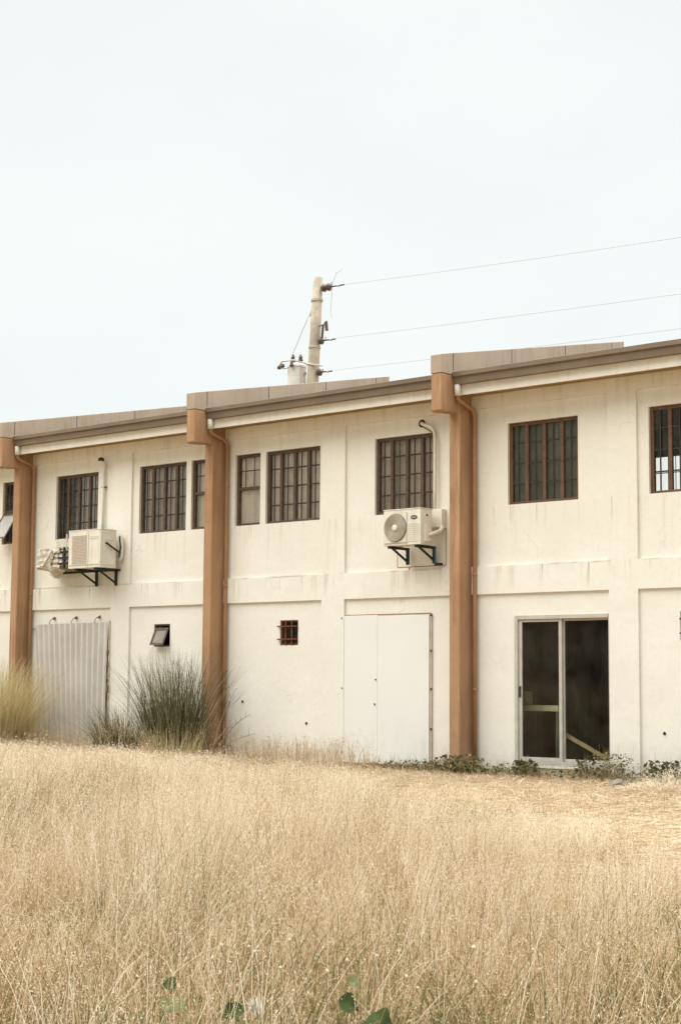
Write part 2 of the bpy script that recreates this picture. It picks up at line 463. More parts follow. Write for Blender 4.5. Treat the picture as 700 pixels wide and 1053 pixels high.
rg=MB()
for z in (4.24,4.54,4.84): rg.tube([(1.03,4.31,z),(2.23,4.31,z)],.008,6)
for x in (1.19,1.48,1.78,2.08): rg.tube([(x,4.31,3.96),(x,4.31,5.14)],.007,6)
rg.build('grille',M['grille'],rwin)

def curtain(x0,x1,z0,z1,y,mat,parent,folds,amp,gap=None,seed=0):
    r=random.Random(seed); b=MB(); n=int(folds*8); ph=r.random()*6
    prev=None
    for i in range(n+1):
        t=i/n; x=x0+(x1-x0)*t
        yy=y+amp*math.sin(t*folds*2*math.pi+ph+.7*math.sin(t*9+ph))+amp*.35*math.sin(t*folds*5.1+ph*2)
        cur=[(x+.008*math.sin(ph+4*i),yy*1.0,z0),(x,yy,(z0+z1)/2),(x,yy*.6+y*.4,z1)]
        if prev:
            for j in range(2): b.quad(prev[j],cur[j],cur[j+1],prev[j+1])
        prev=cur
    return b.build('curtain',mat,parent,smooth=True)

def window(o,seed,frame_m,curt,mull=3):
    x0,x1,z0,z1,kind=o
    root=bpy.data.objects.new('window',None); COL.objects.link(root); root.parent=house
    if kind=='single' and seed%2==0: pass
    f=MB(); y0,y1=.045,.105; t=.052
    f.box(x0+.001,x0+t,y0,y1,z0+.001,z1-.001); f.box(x1-t,x1-.001,y0,y1,z0+.001,z1-.001)
    f.box(x0+t,x1-t,y0+.002,y1-.002,z1-t,z1-.001); f.box(x0+t,x1-t,y0+.002,y1-.002,z0+.001,z0+.04)
    p=MB(); g=MB()
    if kind in('single','double','bare'):
        n=4; w=(x1-x0)/n
        for i in range(1,n): f.box(x0+i*w-.028,x0+i*w+.028,y0+.004,y1-.004,z0+.041,z1-t-.001)
        for i in range(n):
            cx=x0+(i+.5)*w
            g.box(cx-.010,cx+.010,.053,.062,z0+.04,z1-t)
        for i in range(1,4):
            zz=z0+(z1-z0)*i/4
            g.box(x0+.03,x1-.03,.0625,.071,zz-.011,zz+.011)
            f.cur=0
        p.box(x0+.03,x1-.03,.073,.078,z0+.03,z1-.03)
    else:
        zm=z0+(z1-z0)*.52
        f.box(x0+t,x1-t,y0+.004,y1-.004,zm-.028,zm+.028)
        for i in (1,2): g.box(x0+(x1-x0)*i/3-.007,x0+(x1-x0)*i/3+.007,.053,.062,zm+.028,z1-t)
        zz=zm+(z1-zm)*.52; g.box(x0+.03,x1-.03,.0625,.071,zz-.008,zz+.008)
        p.box(x0+.03,x1-.03,.073,.078,z0+.03,z1-.03)
    f.build('frame',frame_m,root,bevel=.004)
    p.build('pane',M['glass'],root)
    g.build('grille',M['grille'],root)
    if curt:
        nf=max(2,(x1-x0)/.2)
        curtain(x0-.05,x1+.05,z0-.05,z1+.04,.135,curt,root,nf,.022,seed=seed)
    return root

sd=0
for k in BAYS:
    for o in OPEN[k]:
        sd+=1
        kind=o[4]
        if kind in('single','double','slim','bare'):
            fm=M['frame_red'] if k==0 else M['frame']
            cu={'single':M['curtain_brown'],'double':M['curtain'],'slim':M['lace'],'bare':None}[kind]
            if k==0 and kind!='bare': cu=M['curtain_green']
            if k==-2 and kind!='slim': cu=M['curtain_brown']
            if k==-2 and kind=='slim': cu=M['curtain']
            window(o,sd,fm,cu)

# blind rolled half down behind the right hand window
w=[o for o in OPEN[0] if o[4]=='bare'][0]
# open casement on the far left
sx0,sx1=-PER*3+4.975+.01,-PER*3+5.46-.01
hz=4.54; tl=.60; ang=R(32)
def awning(x0,x1,zh,length,ang,name='sash',y=.03,parent=None,frame_m=None,glass_m=None):
    """top hung sash pushed outwards"""
    def pt(x,s,off=0): return (x, y-s*math.sin(ang)-off*math.cos(ang), zh-s*math.cos(ang)+off*math.sin(ang)*-1)
    def bar(b,xa,xb,sa,sb,th=.012):
        P=[pt(x,s,o_) for o_ in (0,2*th) for (x,s) in ((xa,sa),(xb,sa),(xb,sb),(xa,sb))]
        i=len(b.v); b.v+=P
        for f in ((0,3,2,1),(4,5,6,7),(0,1,5,4),(1,2,6,5),(2,3,7,6),(3,0,4,7)):
            b.f.append(tuple(i+q for q in f)); b.mi.append(b.cur)
    f=MB(); t=.035
    bar(f,x0,x0+t,0,length); bar(f,x1-t,x1,0,length); bar(f,x0+t,x1-t,0,t); bar(f,x0+t,x1-t,length-t,length)
    fo=f.build(name,frame_m,parent)
    g=MB(); bar(g,x0+t*.8,x1-t*.8,t*.8,length-t*.8,.003); g.build('pane',glass_m,fo)
    return fo
awning(sx0,sx1,hz,tl,ang,parent=house,frame_m=M['frame'],glass_m=simple('frosted sash glass',(.42,.40,.36),.3,.5,.1,5.,.001))

# ground floor vents
def vent_bars(o):
    x0,x1,z0,z1,_=o
    f=MB(); t=.028
    f.box(x0+.001,x0+t,.02,.08,z0+.001,z1-.001); f.box(x1-t,x1-.001,.02,.08,z0+.001,z1-.001)
    f.box(x0+t,x1-t,.022,.078,z1-t,z1-.001); f.box(x0+t,x1-t,.022,.078,z0+.001,z0+t)
    v=f.build('vent_window',M['rust_bar'],house)
    g=MB()
    for i in (1,2):
        xx=x0+(x1-x0)*i/3; g.box(xx-.011,xx+.011,-.012,.008,z0-.0,z1-.0)
    for zz in (z0+.1,z1-.1): g.box(x0-(.045 if x0<0 else 0),x1+.001,-.030,-.013,zz-.010,zz+.010)
    g.build('grille',M['rust_bar'],v)
    p=MB(); p.box(x0+.02,x1-.02,.085,.09,z0+.02,z1-.02); p.build('pane',M['glass_dark'],v)
for k in BAYS:
    for o in OPEN[k]:
        if o[4]=='vent_bars': vent_bars(o)
o=[q for q in OPEN[-2] if q[4]=='vent_open'][0]
f=MB(); x0,x1,z0,z1=o[:4]; t=.03
f.box(x0+.001,x0+t,.02,.08,z0+.001,z1-.001); f.box(x1-t,x1-.001,.02,.08,z0+.001,z1-.001)
f.box(x0+t,x1-t,.022,.078,z1-t,z1-.001); f.box(x0+t,x1-t,.022,.078,z0+.001,z0+t)
vo=f.build('vent_window',M['frame'],house)
awning(x0+.035,x1-.035,z1-.06,.33,R(24),parent=vo,frame_m=M['frame'],glass_m=simple('dull vent glass',(.24,.205,.165),.4,.4,.15,9.,.001),y=.015)

# sliding glass door
x0,x1,z0,z1,_=[q for q in OPEN[0] if q[4]=='door'][0]
door=bpy.data.objects.new('sliding_door',None); COL.objects.link(door); door.parent=house
f=MB(); t=.055
f.box(x0+.001,x0+t,-.022,.10,z0+.001,z1-.001); f.box(x1-.022,x1-.001,-.012,.10,z0+.001,z1-.001)
f.box(x0+t,x1-.022,-.02,.10,z1-.06,z1-.001); f.box(x0+t,x1-.022,-.02,.10,z0+.001,z0+.055)
f.build('frame',M['alu'],door,bevel=.003)
xm=(x0+x1)/2-.002
f=MB()
f.box(x0+t+.001,x0+.115,.005,.035,z0+.06,z1-.062); f.box(xm-.052,xm-.002,.005,.035,z0+.06,z1-.062)
f.box(x0+.116,xm-.053,.006,.034,z0+.06,z0+.11); f.box(x0+.116,xm-.053,.006,.034,z1-.10,z1-.062)
l1=f.build('door_leaf',M['alu'],door,bevel=.002)
p=MB(); p.box(x0+.11,xm-.04,.018,.024,z0+.10,z1-.09); p.build('pane',M['glass_dark'],door)
f=MB()
f.box(xm-.045,xm+.022,.045,.075,z0+.06,z1-.062); f.box(x1-.055,x1-.024,.045,.075,z0+.06,z1-.062)
f.box(xm+.023,x1-.056,.046,.074,z0+.06,z0+.10); f.box(xm+.023,x1-.056,.046,.074,z1-.09,z1-.062)
f.build('door_leaf',M['alu'],door,bevel=.002)
p=MB(); p.box(xm+.01,x1-.045,.058,.064,z0+.09,z1-.08); p.build('pane',M['glass_dark'],door)
h=MB(); h.box(x0+.07,x0+.098,-.008,.004,1.12,1.28); h.build('handle',M['grille'],door)
sb=MB(); sb.box(x0-.03,x1+.002,-.033,-.002,z0-.035,z0-.002); sb.build('door_sill',M['wall'],door)

# white boarded doorway in the middle bay
dp=bpy.data.objects.new('boarded_doorway',None); COL.objects.link(dp); dp.parent=house
b=MB(); b.box(-2.062,-1.362,-.030,-.002,.065,2.365); b.build('board',M['board'],dp,bevel=.004)
b=MB(); b.box(-1.356,-.345,-.034,-.002,.062,2.352); b.build('board',M['board'],dp,bevel=.004)
b=MB(); b.box(-.338,-.300,-.022,-.002,.06,2.36); b.build('edge_strip',simple('beige strip',(.50,.43,.33),.8,.2,.15,8.,.003),dp)
b=MB()
for z in (.62,1.22,1.80,2.34): b.lathe([(.016,-.034),(.018,-.02)],(-.312,0,z),'y',8)
for (x,z) in ((-2.09,2.33),(-2.075,1.22),(-2.07,.22),(-1.39,1.36),(-1.41,.98)): b.lathe([(.012,-.045),(.013,-.0)],(x,0,z),'y',8)
build_each(b,'nail',M['nail'],dp)
b=MB(); b.box(-2.06,-.35,-.012,-.001,.02,.058); b.box(-2.06,-.32,-.016,-.001,2.368,2.378); build_each(b,'rusty_rail',M['rust'],dp)

# corrugated sheet over the left bay doorway
cs=bpy.data.objects.new('corrugated_panel',None); COL.objects.link(cs); cs.parent=house
b=MB(); nw=13; n=nw*8; rows=10
top=((-9.700,2.350),(-7.640,2.362)); bot=((-9.52,.085),(-7.63,.165))
grid=[]
for j in range(rows+1):
    v=j/rows; row=[]
    for i in range(n+1):
        u=i/n
        xa=bot[0][0]+(bot[1][0]-bot[0][0])*u; xb=top[0][0]+(top[1][0]-top[0][0])*u
        za=bot[0][1]+(bot[1][1]-bot[0][1])*u; zb=top[0][1]+(top[1][1]-top[0][1])*u
        wv=math.sin(u*nw*2*math.pi); wv=math.copysign(abs(wv)**.6,wv)
        row.append((xa+(xb-xa)*v, -.085+.036*wv+.012*math.sin(3*v+4*u)-(.02*(1-v)*u), za+(zb-za)*v))
    grid.append(row)
for j in range(rows):
    for i in range(n): b.quad(grid[j][i],grid[j][i+1],grid[j+1][i+1],grid[j+1][i])
b.build('corrugated_sheet',M['corr'],cs)
M['hook']=simple('dull brown wire hook',(.20,.16,.11),.8,.2,.3,30.,.001)
b=MB()
for x in (-9.25,-8.62,-7.97):
    b.tube([(x,-.01,2.455),(x+.01,-.06,2.462),(x+.02,-.09,2.44),(x+.01,-.115,2.40),(x-.005,-.12,2.35)],.007,6)
    b.tube([(x-.005,-.012,2.455),(x+.045,-.03,2.475)],.022,8)
b.box(-9.86,-9.71,-.05,-.03,2.265,2.28)
build_each(b,'hanger',M['hook'],cs)
b=MB()
r_=random.Random(3)
for i in range(16):
    z=1.05+r_.random()*.75; b.box(-7.652+r_.uniform(-.02,.02),-7.625+r_.uniform(-.02,.02),-.095-r_.random()*.01,-.06,z,z+r_.uniform(.02,.08))
build_each(b,'rust_flake',M['hook'],cs)
b=MB(); b.box(-7.626,-7.612,-.07,-.001,.15,2.39); b.build('edge_strip',simple('stained strip',(.60,.52,.41),.8,.2,.25,12.,.003),cs)

# rust on the plaster round the air conditioner: thin proud lines
b=MB()
def rline(x0,x1,z0,z1,y=-.003): b.box(x0,x1,y,-.0006,z0,z1)
rline(-.995,-.985,3.10,3.32); rline(-.985,-.045,3.088,3.100); rline(-.055,-.044,3.10,3.66); rline(-.765,-.745,2.98,3.086,-.0025); rline(-.225,-.205,3.10,3.15)
build_each(b,'rust_streak',M['rust'],house)

# holes in the plaster
b=MB()
for (x,z) in ((-4.30,.98),(-2.86,.65),(3.65,.66),(-7.2,4.62)): b.lathe([(.020,-.012),(.024,-.002)],(x,0,z),'y',8)
build_each(b,'bolt',M['nail'],house)

# ------------------------------------------------------------------ air conditioners
def louvre(b,x0,x1,y,z0,z1,n):
    for i in range(n):
        z=z0+(z1-z0)*(i+.5)/n; b.box(x0,x1,y-.006,y,z-.35*(z1-z0)/n,z+.2*(z1-z0)/n)

def bracket(root,x,yw,yf,zt,drop):
    b=MB(); s=.022
    b.box(x-s,x+s,yf-.03,yw,zt-.04,zt); b.box(x-s+.001,x+s-.001,yw-.045,yw-.001,zt-drop,zt-.041)
    b.tube([(x,yf+.06,zt-.03),(x,yw-.04,zt-drop+.05)],.02,6)
    b.build('bracket',M['iron'],root,bevel=.003)

# right unit, with a round fan grille
ac=thing('air_conditioner','white outdoor unit with round fan grille and dark oval badge under the middle bay window','air conditioner')
X0,X1,YF,YB,Z0,Z1=-.865,-.150,-.500,-.215,3.385,3.925
b=MB(); b.box(X0,X1,YF,YB,Z0,Z1); b.box(X0-.006,X1+.006,YF-.006,YB+.004,Z1+.001,Z1+.016)
body=b.build('casing',M['acwhite'],ac,bevel=.014)
cx,cz,rad=X0+.232,Z0+.272,.205
b=MB(); b.lathe([(rad+.012,-.004),(rad,-.006)],(cx,YF,cz),'y',40); b.build('fan_shade_disc',M['acdark'],ac)  # flat dark disc on the casing; its colour stands for the hollow's shade
b=MB()
for i in range(15):
    r0=.052+i*(rad-.052)/14
    b.tube([(cx+r0*math.cos(a*math.pi/20),YF-.018,cz+r0*math.sin(a*math.pi/20)) for a in range(41)],.0042,5,cap=False)
for a in range(10):
    an=a*math.pi/5; b.tube([(cx+.05*math.cos(an),YF-.015,cz+.05*math.sin(an)),(cx+rad*math.cos(an+.25),YF-.012,cz+rad*math.sin(an+.25))],.004,5)
b.build('fan_grille',M['acgrille'],ac)
b=MB(); b.lathe([(.0,-.032),(.03,-.032),(.046,-.026),(.048,-.006)],(cx,YF,cz),'y',24); b.build('fan_hub',M['acwhite'],ac,smooth=False)
b=MB(); b.box(cx-rad-.012,cx+rad+.012,YF-.011,YF-.001,cz-rad-.03,cz-rad-.018); b.box(cx+rad+.014,cx+rad+.02,YF-.010,YF-.001,Z0+.02,Z1-.04); b.build('front_seam',M['acgrille'],ac)
b=MB()
bx,bz=X1-.125,Z1-.125
i0=len(b.v); n=24
b.v+=[(bx+.062*math.cos(2*math.pi*j/n),YF-.006,bz+.030*math.sin(2*math.pi*j/n)) for j in range(n)]+[(bx+.062*math.cos(2*math.pi*j/n),YF-.0005,bz+.030*math.sin(2*math.pi*j/n)) for j in range(n)]
b.f.append(tuple(range(n))); b.mi.append(0)
for j in range(n): b.f.append((j,n+j,n+(j+1)%n,(j+1)%n)); b.mi.append(0)
bd=b.build('badge',M['badge'],ac)
b=MB(); b.box(bx-.04,bx+.04,YF-.009,YF-.0065,bz-.006,bz+.004); b.build('badge_line',M['pvc'],bd)
b=MB(); b.box(bx-.04,bx+.035,YF-.003,YF-.0005,bz-.075,bz-.068); louvre(b,X0+.47,X1-.03,YF-.0005,Z0+.05,Z0+.34,9); b.build('front_rib',M['acwhite'],ac)
b=MB(); b.box(X1+.001,X1+.035,YF+.085,YF+.225,Z0+.05,Z0+.30); b.box(X1+.001,X1+.012,YF+.06,YF+.25,Z0+.02,Z1-.06)
b.build('valve_cover',M['acwhite'],ac,bevel=.006)
b=MB(); b.lathe([(.016,.0),(.014,.012)],(X1+.013,YF+.14,Z1-.09),'x',10); b.build('side_screw',M['nail'],ac)
bracket(ac,-.74,-.04,YF-.0,3.383,.26); bracket(ac,-.225,-.04,YF-.0,3.383,.26)
b=MB()
b.tube([(-.18,-.10,3.37),(-.18,-.10,3.10)],.014,8); b.build('drain_hose',M['tealhose'],ac)
b=MB(); b.box(-.20,-.08,-.10,-.04,3.092,3.125); b.build('hose_clip',M['iron'],ac)
# insulated pipe run going up the wall and over to the hole beside the window
b=MB()
b.tube([(X1+.02,-.34,3.53),(X1+.07,-.26,3.56),(-.06,-.14,3.60),(-.055,-.085,3.66),(-.085,-.08,3.70),(-.13,-.075,3.74)],.034,10)
b.build('pipe_elbow',M['pvc'],ac,smooth=True)
b=MB()
b.tube([(-.215,-.065,3.68),(-.215,-.062,4.4),(-.215,-.062,5.06),(-.222,-.066,5.14),(-.255,-.075,5.20),(-.31,-.075,5.235),(-.42,-.07,5.275),(-.475,-.06,5.30),(-.50,-.03,5.31),(-.505,0.,5.31)],.027,12)
b.build('refrigerant_pipe',M['pvc'],ac,smooth=True)
b=MB(); b.lathe([(.062,-.012),(.062,-.001)],(-.512,0,5.312),'y',18); b.build('pipe_sleeve',M['nail'],ac)
b=MB(); b.tube([(-.24,-.055,5.13),(-.35,-.055,5.19),(-.47,-.045,5.26)],.007,6); b.build('cable',M['rubber'],ac)
rebase(ac,((X0+X1)/2,-.04,3.12))
jb=MB(); jb.box(-.385,-.045,-.11,-.002,3.665,3.945); o=jb.build('casing_tmp',M['acwhite'],None,bevel=.008)
o.name='junction_box'; tag(o,'plain cream metal box on the wall between the fan unit and the tan pillar','electrical box')

# left unit
ac=thing('air_conditioner','larger blank fronted white outdoor unit on black brackets beside the left bay window','air conditioner')
X0,X1,YF,YB,Z0,Z1=-8.225,-7.350,-.550,-.175,3.325,4.005
b=MB(); b.box(X0,X1,YF,YB,Z0,Z1); b.box(X0-.006,X1+.006,YF-.006,YB+.004,Z1+.001,Z1+.016); b.build('casing',M['acwhite'],ac,bevel=.014)
b=MB(); louvre(b,X0+.10,X0+.50,YF-.0005,Z0+.08,Z1-.08,19); b.build('front_louvre',M['acbrown'],ac)
b=MB(); b.box(X0+.545,X0+.552,YF-.005,YF-.0005,Z0+.01,Z1-.02); b.box(X0+.02,X1-.02,YF-.007,YF-.0005,Z0+.055,Z0+.065); b.build('front_seam',M['acgrille'],ac)
b=MB(); louvre(b,X0+.58,X1-.05,YF-.0005,Z1-.16,Z1-.1,2); b.build('front_rib',M['acwhite'],ac)
b=MB(); b.box(X1+.001,X1+.012,YF+.05,YB-.03,Z0+.05,Z1-.10); b.box(X1+.013,X1+.022,YF+.09,YB-.1,Z1-.19,Z1-.16); b.build('side_panel',M['acwhite'],ac,bevel=.004)
b=MB(); b.tube([(X1+.03,-.42,Z1-.24),(X1+.055,-.36,Z1-.29),(X1+.06,-.28,Z1-.33),(X1+.04,-.2,Z1-.36),(X1+.02,-.1,Z1-.4)],.016,8)
b.tube([(X1+.005,-.44,Z1-.24),(X1+.045,-.40,Z1-.25)],.018,8); b.build('cable',M['rubber'],ac,smooth=True)
b=MB(); b.tube([(X1+.02,-.12,Z1-.05),(X1+.06,-.10,Z1-.12),(X1+.075,-.09,Z1-.3),(X1+.06,-.09,Z1-.48),(X1+.02,-.12,Z1-.56)],.022,8); b.build('hose_loop',M['pvc'],ac,smooth=True)
b=MB(); b.tube([(X1+.035,-.14,Z1-.10),(X1+.05,-.12,Z1-.3),(X1+.035,-.14,Z1-.48)],.014,6); b.build('black_hose',M['rubber'],ac)
bracket(ac,-8.00,-.04,YF,3.322,.30); bracket(ac,-7.47,-.04,YF,3.322,.30)
b=MB(); b.box(-9.05,X1-.02,-.09,-.045,3.285,3.318); b.build('bracket_rail',M['iron'],ac)
b=MB()
b.tube([(-7.885,-.045,4.03),(-7.88,-.045,4.7),(-7.88,-.045,5.24),(-7.88,-.05,5.31),(-7.875,-.08,5.355),(-7.86,-.13,5.365),(-7.85,-.16,5.33)],.024,10); b.build('refrigerant_pipe',M['pvc'],ac,smooth=True)
b=MB(); b.lathe([(.055,-.0),(.052,.05),(.03,.06)],(-7.86,-.14,5.325),'z',14); b.build('pipe_cap',M['nail'],ac); b=MB(); b.box(-7.93,-7.83,-.06,-.001,4.84,4.855); b.build('pipe_clip',M['nail'],ac)
rebase(ac,((X0+X1)/2,-.04,3.02))

# shrouded unit next to it
wr=thing('wrapped_unit','boxy unit shrouded in torn cloudy plastic sheet left of the larger air conditioner','air conditioner')
b=MB(); b.box(-9.10,-8.40,-.44,-.04,3.40,3.70); b.build('casing',M['acbrown'],wr,bevel=.01)
b=MB()
for z in (3.44,3.545,3.65): b.box(-8.62,-8.28,-.475,-.445,z-.018,z+.018)
b.box(-8.47,-8.43,-.472,-.446,3.36,3.74)
b.build('cage_bar',M['iron'],wr)
b=MB()
for z in (3.50,3.60): b.box(-9.09,-8.64,-.452,-.441,z-.03,z+.02)
b.box(-8.60,-8.52,-.455,-.441,3.42,3.69)
b.build('front_louvre',M['acwhite'],wr)
# draped sheet
b=MB(); nu,nv=22,16; rr=random.Random(5); G=[]
for j in range(nv+1):
    v=j/nv; row=[]
    for i in range(nu+1):
        u=i/nu
        x=-9.16+.60*u
        zlow=3.34-.17*max(0,1-abs(u-.62)/.42)
        ztop=3.735-.02*u
        # path: from the wall over the top and down the front, sagging to a point under the box
        if v<.25: y=-.05-.40*(v/.25); z=ztop+.01*math.sin(9*u)
        elif v<.85: y=-.462-.02*math.sin(7*u+3*v)-.03*(1-u)*(v-.25); z=ztop-(ztop-3.36)*((v-.25)/.6)
        else: y=-.47+.28*((v-.85)/.15)*(1-.5*u); z=3.36-(3.36-zlow)*math.sin((v-.85)/.15*math.pi/2)
        w_=.012*math.sin(17*u+8*v)+.010*math.sin(26*v-11*u)+rr.uniform(-.004,.004)
        row.append((x-.07*(1-u)*v+w_*.4,y-abs(w_),z+w_*.5))
    G.append(row)
for j in range(nv):
    for i in range(nu):
        if i>12 and 5<j<12 and (i-12)>(12-j)*.6: continue
        b.quad(G[j][i],G[j][i+1],G[j+1][i+1],G[j+1][i])
# left flank of the sheet
for j in range(4,nv-2):
    a_,c_=G[j][0],G[j+1][0]; b.quad((a_[0]+.02,-.05,a_[2]),a_,c_,(c_[0]+.02,-.05,c_[2]))
b.build('plastic_sheet',M['sheet'],wr,smooth=True)
b=MB(); b.tube([(-9.2,-.44,3.42),(-9.0,-.49,3.42),(-8.86,-.50,3.56),(-8.78,-.49,3.70)],.022,8); b.tube([(-8.93,-.40,3.27),(-8.78,-.40,3.185),(-8.66,-.38,3.30)],.012,6); build_each(b,'sheet_fold',M['sheet'],wr,smooth=True)
b=MB(); b.box(-9.02,-8.62,-.20,-.03,3.76,3.93); b.tube([(-8.60,-.3,3.72),(-8.60,-.28,4.0)],.02,8); build_each(b,'upper_duct',M['sheet'],wr,bevel=.02)
rebase(wr,(-8.75,-.04,3.2))

# ------------------------------------------------------------------ things behind the glass
b=MB()
P0,P1=Vector((2.08,.15,.545)),Vector((2.72,.14,.255))
d=(P1-P0).normalized(); up=Vector((0,1,0)).cross(d)
pts=[]
for e in (P0-d*.15,P1+d*.10):
    for (q,r2) in ((-.02,-.028),(.02,-.028),(.02,.028),(-.02,.028)): pts.append(tuple(e+Vector((0,q,0))+up*r2))
b.v=pts; b.f=[(0,1,2,3),(7,6,5,4),(0,4,5,1),(1,5,6,2),(2,6,7,3),(3,7,4,0)]; b.mi=[0]*6
o=b.build('wooden_plank',M['plankw'],bevel=.003); tag(o,'raw timber plank leaning across the inside of the right glass door','plank')
# work table deeper in the room
tb=thing('sawhorse','pale topped sawhorse standing in the dark room behind the left glass door','sawhorse',loc=(1.05,.70,.13))
b=MB(); b.box(-.50,.605,-.25,-.15,.785,.87); b.build('beam',M['shelfw'],tb,bevel=.004)
for (x,y,dy) in ((-.46,-.225,-.03),(.58,-.225,-.02),(-.46,-.175,.03),(.58,-.175,.02)):
    b=MB(); b.tube([(x,y+dy,0.),(x,y,.783)],.026,6); b.build('leg',M['inner'],tb)
bx=MB(); bx.box(1.03,1.15,.455,.545,1.002,1.20); o=bx.build('carton',M['plankw'],bevel=.006); tag(o,'small brown carton sitting on the sawhorse in the dark room','box')

# ------------------------------------------------------------------ utility pole and wires
pole=thing('utility_pole','pale concrete utility pole leaning slightly behind the roof','utility pole')
def px_(z): return -10.70-.058*(11.0-z)
YP=9.
b=MB(); b.tube([(px_(z),YP,z) for z in (-.2,3,6,8.5,9.6,11.0)],.185,20,r1=.116); b.build('shaft',M['concrete'],pole,smooth=True)
b=MB()
for z in (10.42,9.28): b.tube([(px_(z),YP,z),(px_(z),YP,z+.05)],.149,20)
build_each(b,'band',M['galv'],pole)
for z,n,s in ((10.72,2,1.0),(9.44,1,.7),(8.68,1,.62)):
    b=MB(); x0=px_(z)+.12
    b.tube([(x0,YP,z),(x0+.62*s+.1,YP,z-.02)],.016,6)
    b.build('insulator_rod',M['nail'],pole)
    for i in range(n):
        b=MB(); xx=x0+.10+.15*i
        b.lathe([(.03,-.06),(.085*(.8+.2*s),-.05),(.10*(.8+.2*s),0),(.06,.03),(.03,.05)],(xx,YP,z-.005),'x',14); b.build('insulator',M['porcelain'],pole,smooth=True)
    b=MB(); b.lathe([(.018,0),(.03,.02),(.03,.06),(.018,.08)],(x0+.50*s,YP,z-.015),'x',10); b.tube([(x0+.33*s,YP,z),(x0+.33*s+.01,YP-.03,z+.10*s)],.014,6); b.build('clamp',M['galv'],pole)
b=MB()
b.tube([(px_(9.8)+.10,YP,9.80),(px_(9.8)+.25,YP,9.82),(px_(9.8)+.36,YP,9.90)],.014,6); b.tube([(px_(9.8)+.33,YP,9.88),(px_(9.8)+.36,YP,9.66)],.04,8)
b.tube([(px_(9.8)+.24,YP,9.82),(px_(9.6)+.22,YP,9.50)],.03,8)
b.build('fuse_cutout',M['porcelain'],pole)
b=MB(); b.tube([(-9.95,YP,11.07),(-10.12,YP,11.02),(-10.24,YP,10.80),(-10.26,YP,10.5),(-10.3,YP,10.1),(-10.25,YP,9.95)],.006,5); b.build('jumper_wire',M['wire'],pole)
b=MB(); b.tube([(px_(10.2)-.14,YP,10.22),(px_(10.0)-.20,YP-.1,9.98),(-11.25,YP-.2,9.3),(-11.36,YP-.25,9.0)],.008,5)
b.tube([(px_(10.2)-.12,YP,10.28),(px_(10.1)-.17,YP-.03,10.08)],.03,8); build_each(b,'drop_wire',M['wire'],pole)
b=MB()
b.tube([(-11.66,YP-.35,8.87),(-11.45,YP-.42,8.98),(-11.15,YP-.36,8.98),(px_(8.9)-.10,YP-.15,8.90),(px_(8.8)+.35,YP-.1,8.80)],.02,8)
b.tube([(-11.66,YP-.35,8.87),(-11.68,YP-.1,8.88),(-11.5,YP+.06,8.95),(px_(8.9),YP+.15,8.93)],.02,8)
b.build('support_ring',M['galv'],pole)
b=MB()
for (x,y) in ((-11.64,-.33),(-11.45,-.42),(-11.2,-.37)): b.lathe([(.04,-.04),(.055,0),(.04,.05)],(x,YP+y,8.86),'z',10)
build_each(b,'ring_fitting',M['porcelain'],pole)
rebase(pole,(px_(0),YP,0))
tr=thing('transformer','grey rust stained transformer can hung on the left of the utility pole','transformer')
b=MB(); b.lathe([(.20,0),(.225,.03),(.225,.72),(.235,.74),(.235,.78),(.18,.84),(.05,.87)],(-11.27,YP-.1,8.10),'z',24); b.build('tank',M['tank'],tr,smooth=False)
b=MB()
for (x,y) in ((-.06,-.08),(.07,.05)):
    b.lathe([(.05,0),(.07,.05),(.045,.07),(.065,.11),(.04,.13),(.05,.17),(.02,.24)],(-11.27+x,YP-.1+y,8.93),'z',12)
build_each(b,'bushing',M['porcelain'],tr)
b=MB(); b.box(-11.06,px_(8.4)-.15,YP-.13,YP-.05,8.2,8.26); b.box(-11.06,px_(8.4)-.15,YP-.13,YP-.05,8.65,8.71); build_each(b,'hanger_bracket',M['galv'],tr)
rebase(tr,(-11.27,YP-.1,8.10))
for (z0,z1,lab) in ((10.71,10.28,'topmost power line running right from the concrete pole'),(9.44,9.12,'middle power line running right from the concrete pole'),(8.67,8.41,'lowest power line running right, passing behind the roof parapet')):
    b=MB(); xs=-10.02 if z0>10 else -10.15
    pts=[]
    for i in range(25):
        t=i/24; x=xs+30*t
        # shallow catenary whose slope matches a long span
        k=(x-xs)/(-.94-xs); z=z0+(z1-z0)*(1.22*k-.22*k*k)
        pts.append((x,YP,z))
    b.tube(pts,.0046,5); o=b.build('power_line',M['wire']); tag(o,lab,'power line','power lines on the pole')

# ------------------------------------------------------------------ ground
def gh(x,y):
    x=np.asarray(x,float); y=np.asarray(y,float)
    f=np.clip((-y-1.0)/4.,0,1)
    f=np.where(y>0,0,f)
    return f*(.035*np.sin(x*.9+1.3)*np.cos(y*.7)+.025*np.sin(x*2.1+y*1.7))-.01
ax=np.unique(np.concatenate([np.linspace(-300,-20,15),np.linspace(-20,22,106),np.linspace(22,300,15)]))
ay=np.unique(np.concatenate([np.linspace(-300,-26,13),np.linspace(-26,2,71),np.linspace(2,320,14)]))
GX,GY=np.meshgrid(ax,ay); GZ=gh(GX,GY)
far=(GY<-26)|(GX<-20)|(GX>22); GZ[far]=-.01
b=MB(); b.v=[tuple(p) for p in np.stack([GX.ravel(),GY.ravel(),GZ.ravel()],1)]
nx=len(ax)
b.f=[(j*nx+i,j*nx+i+1,(j+1)*nx+i+1,(j+1)*nx+i) for j in range(len(ay)-1) for i in range(nx-1)]; b.mi=[0]*len(b.f)
o=b.build('ground',M['ground'],smooth=True); tag(o,'dry straw covered ground in front of the row house','ground',kind='structure')

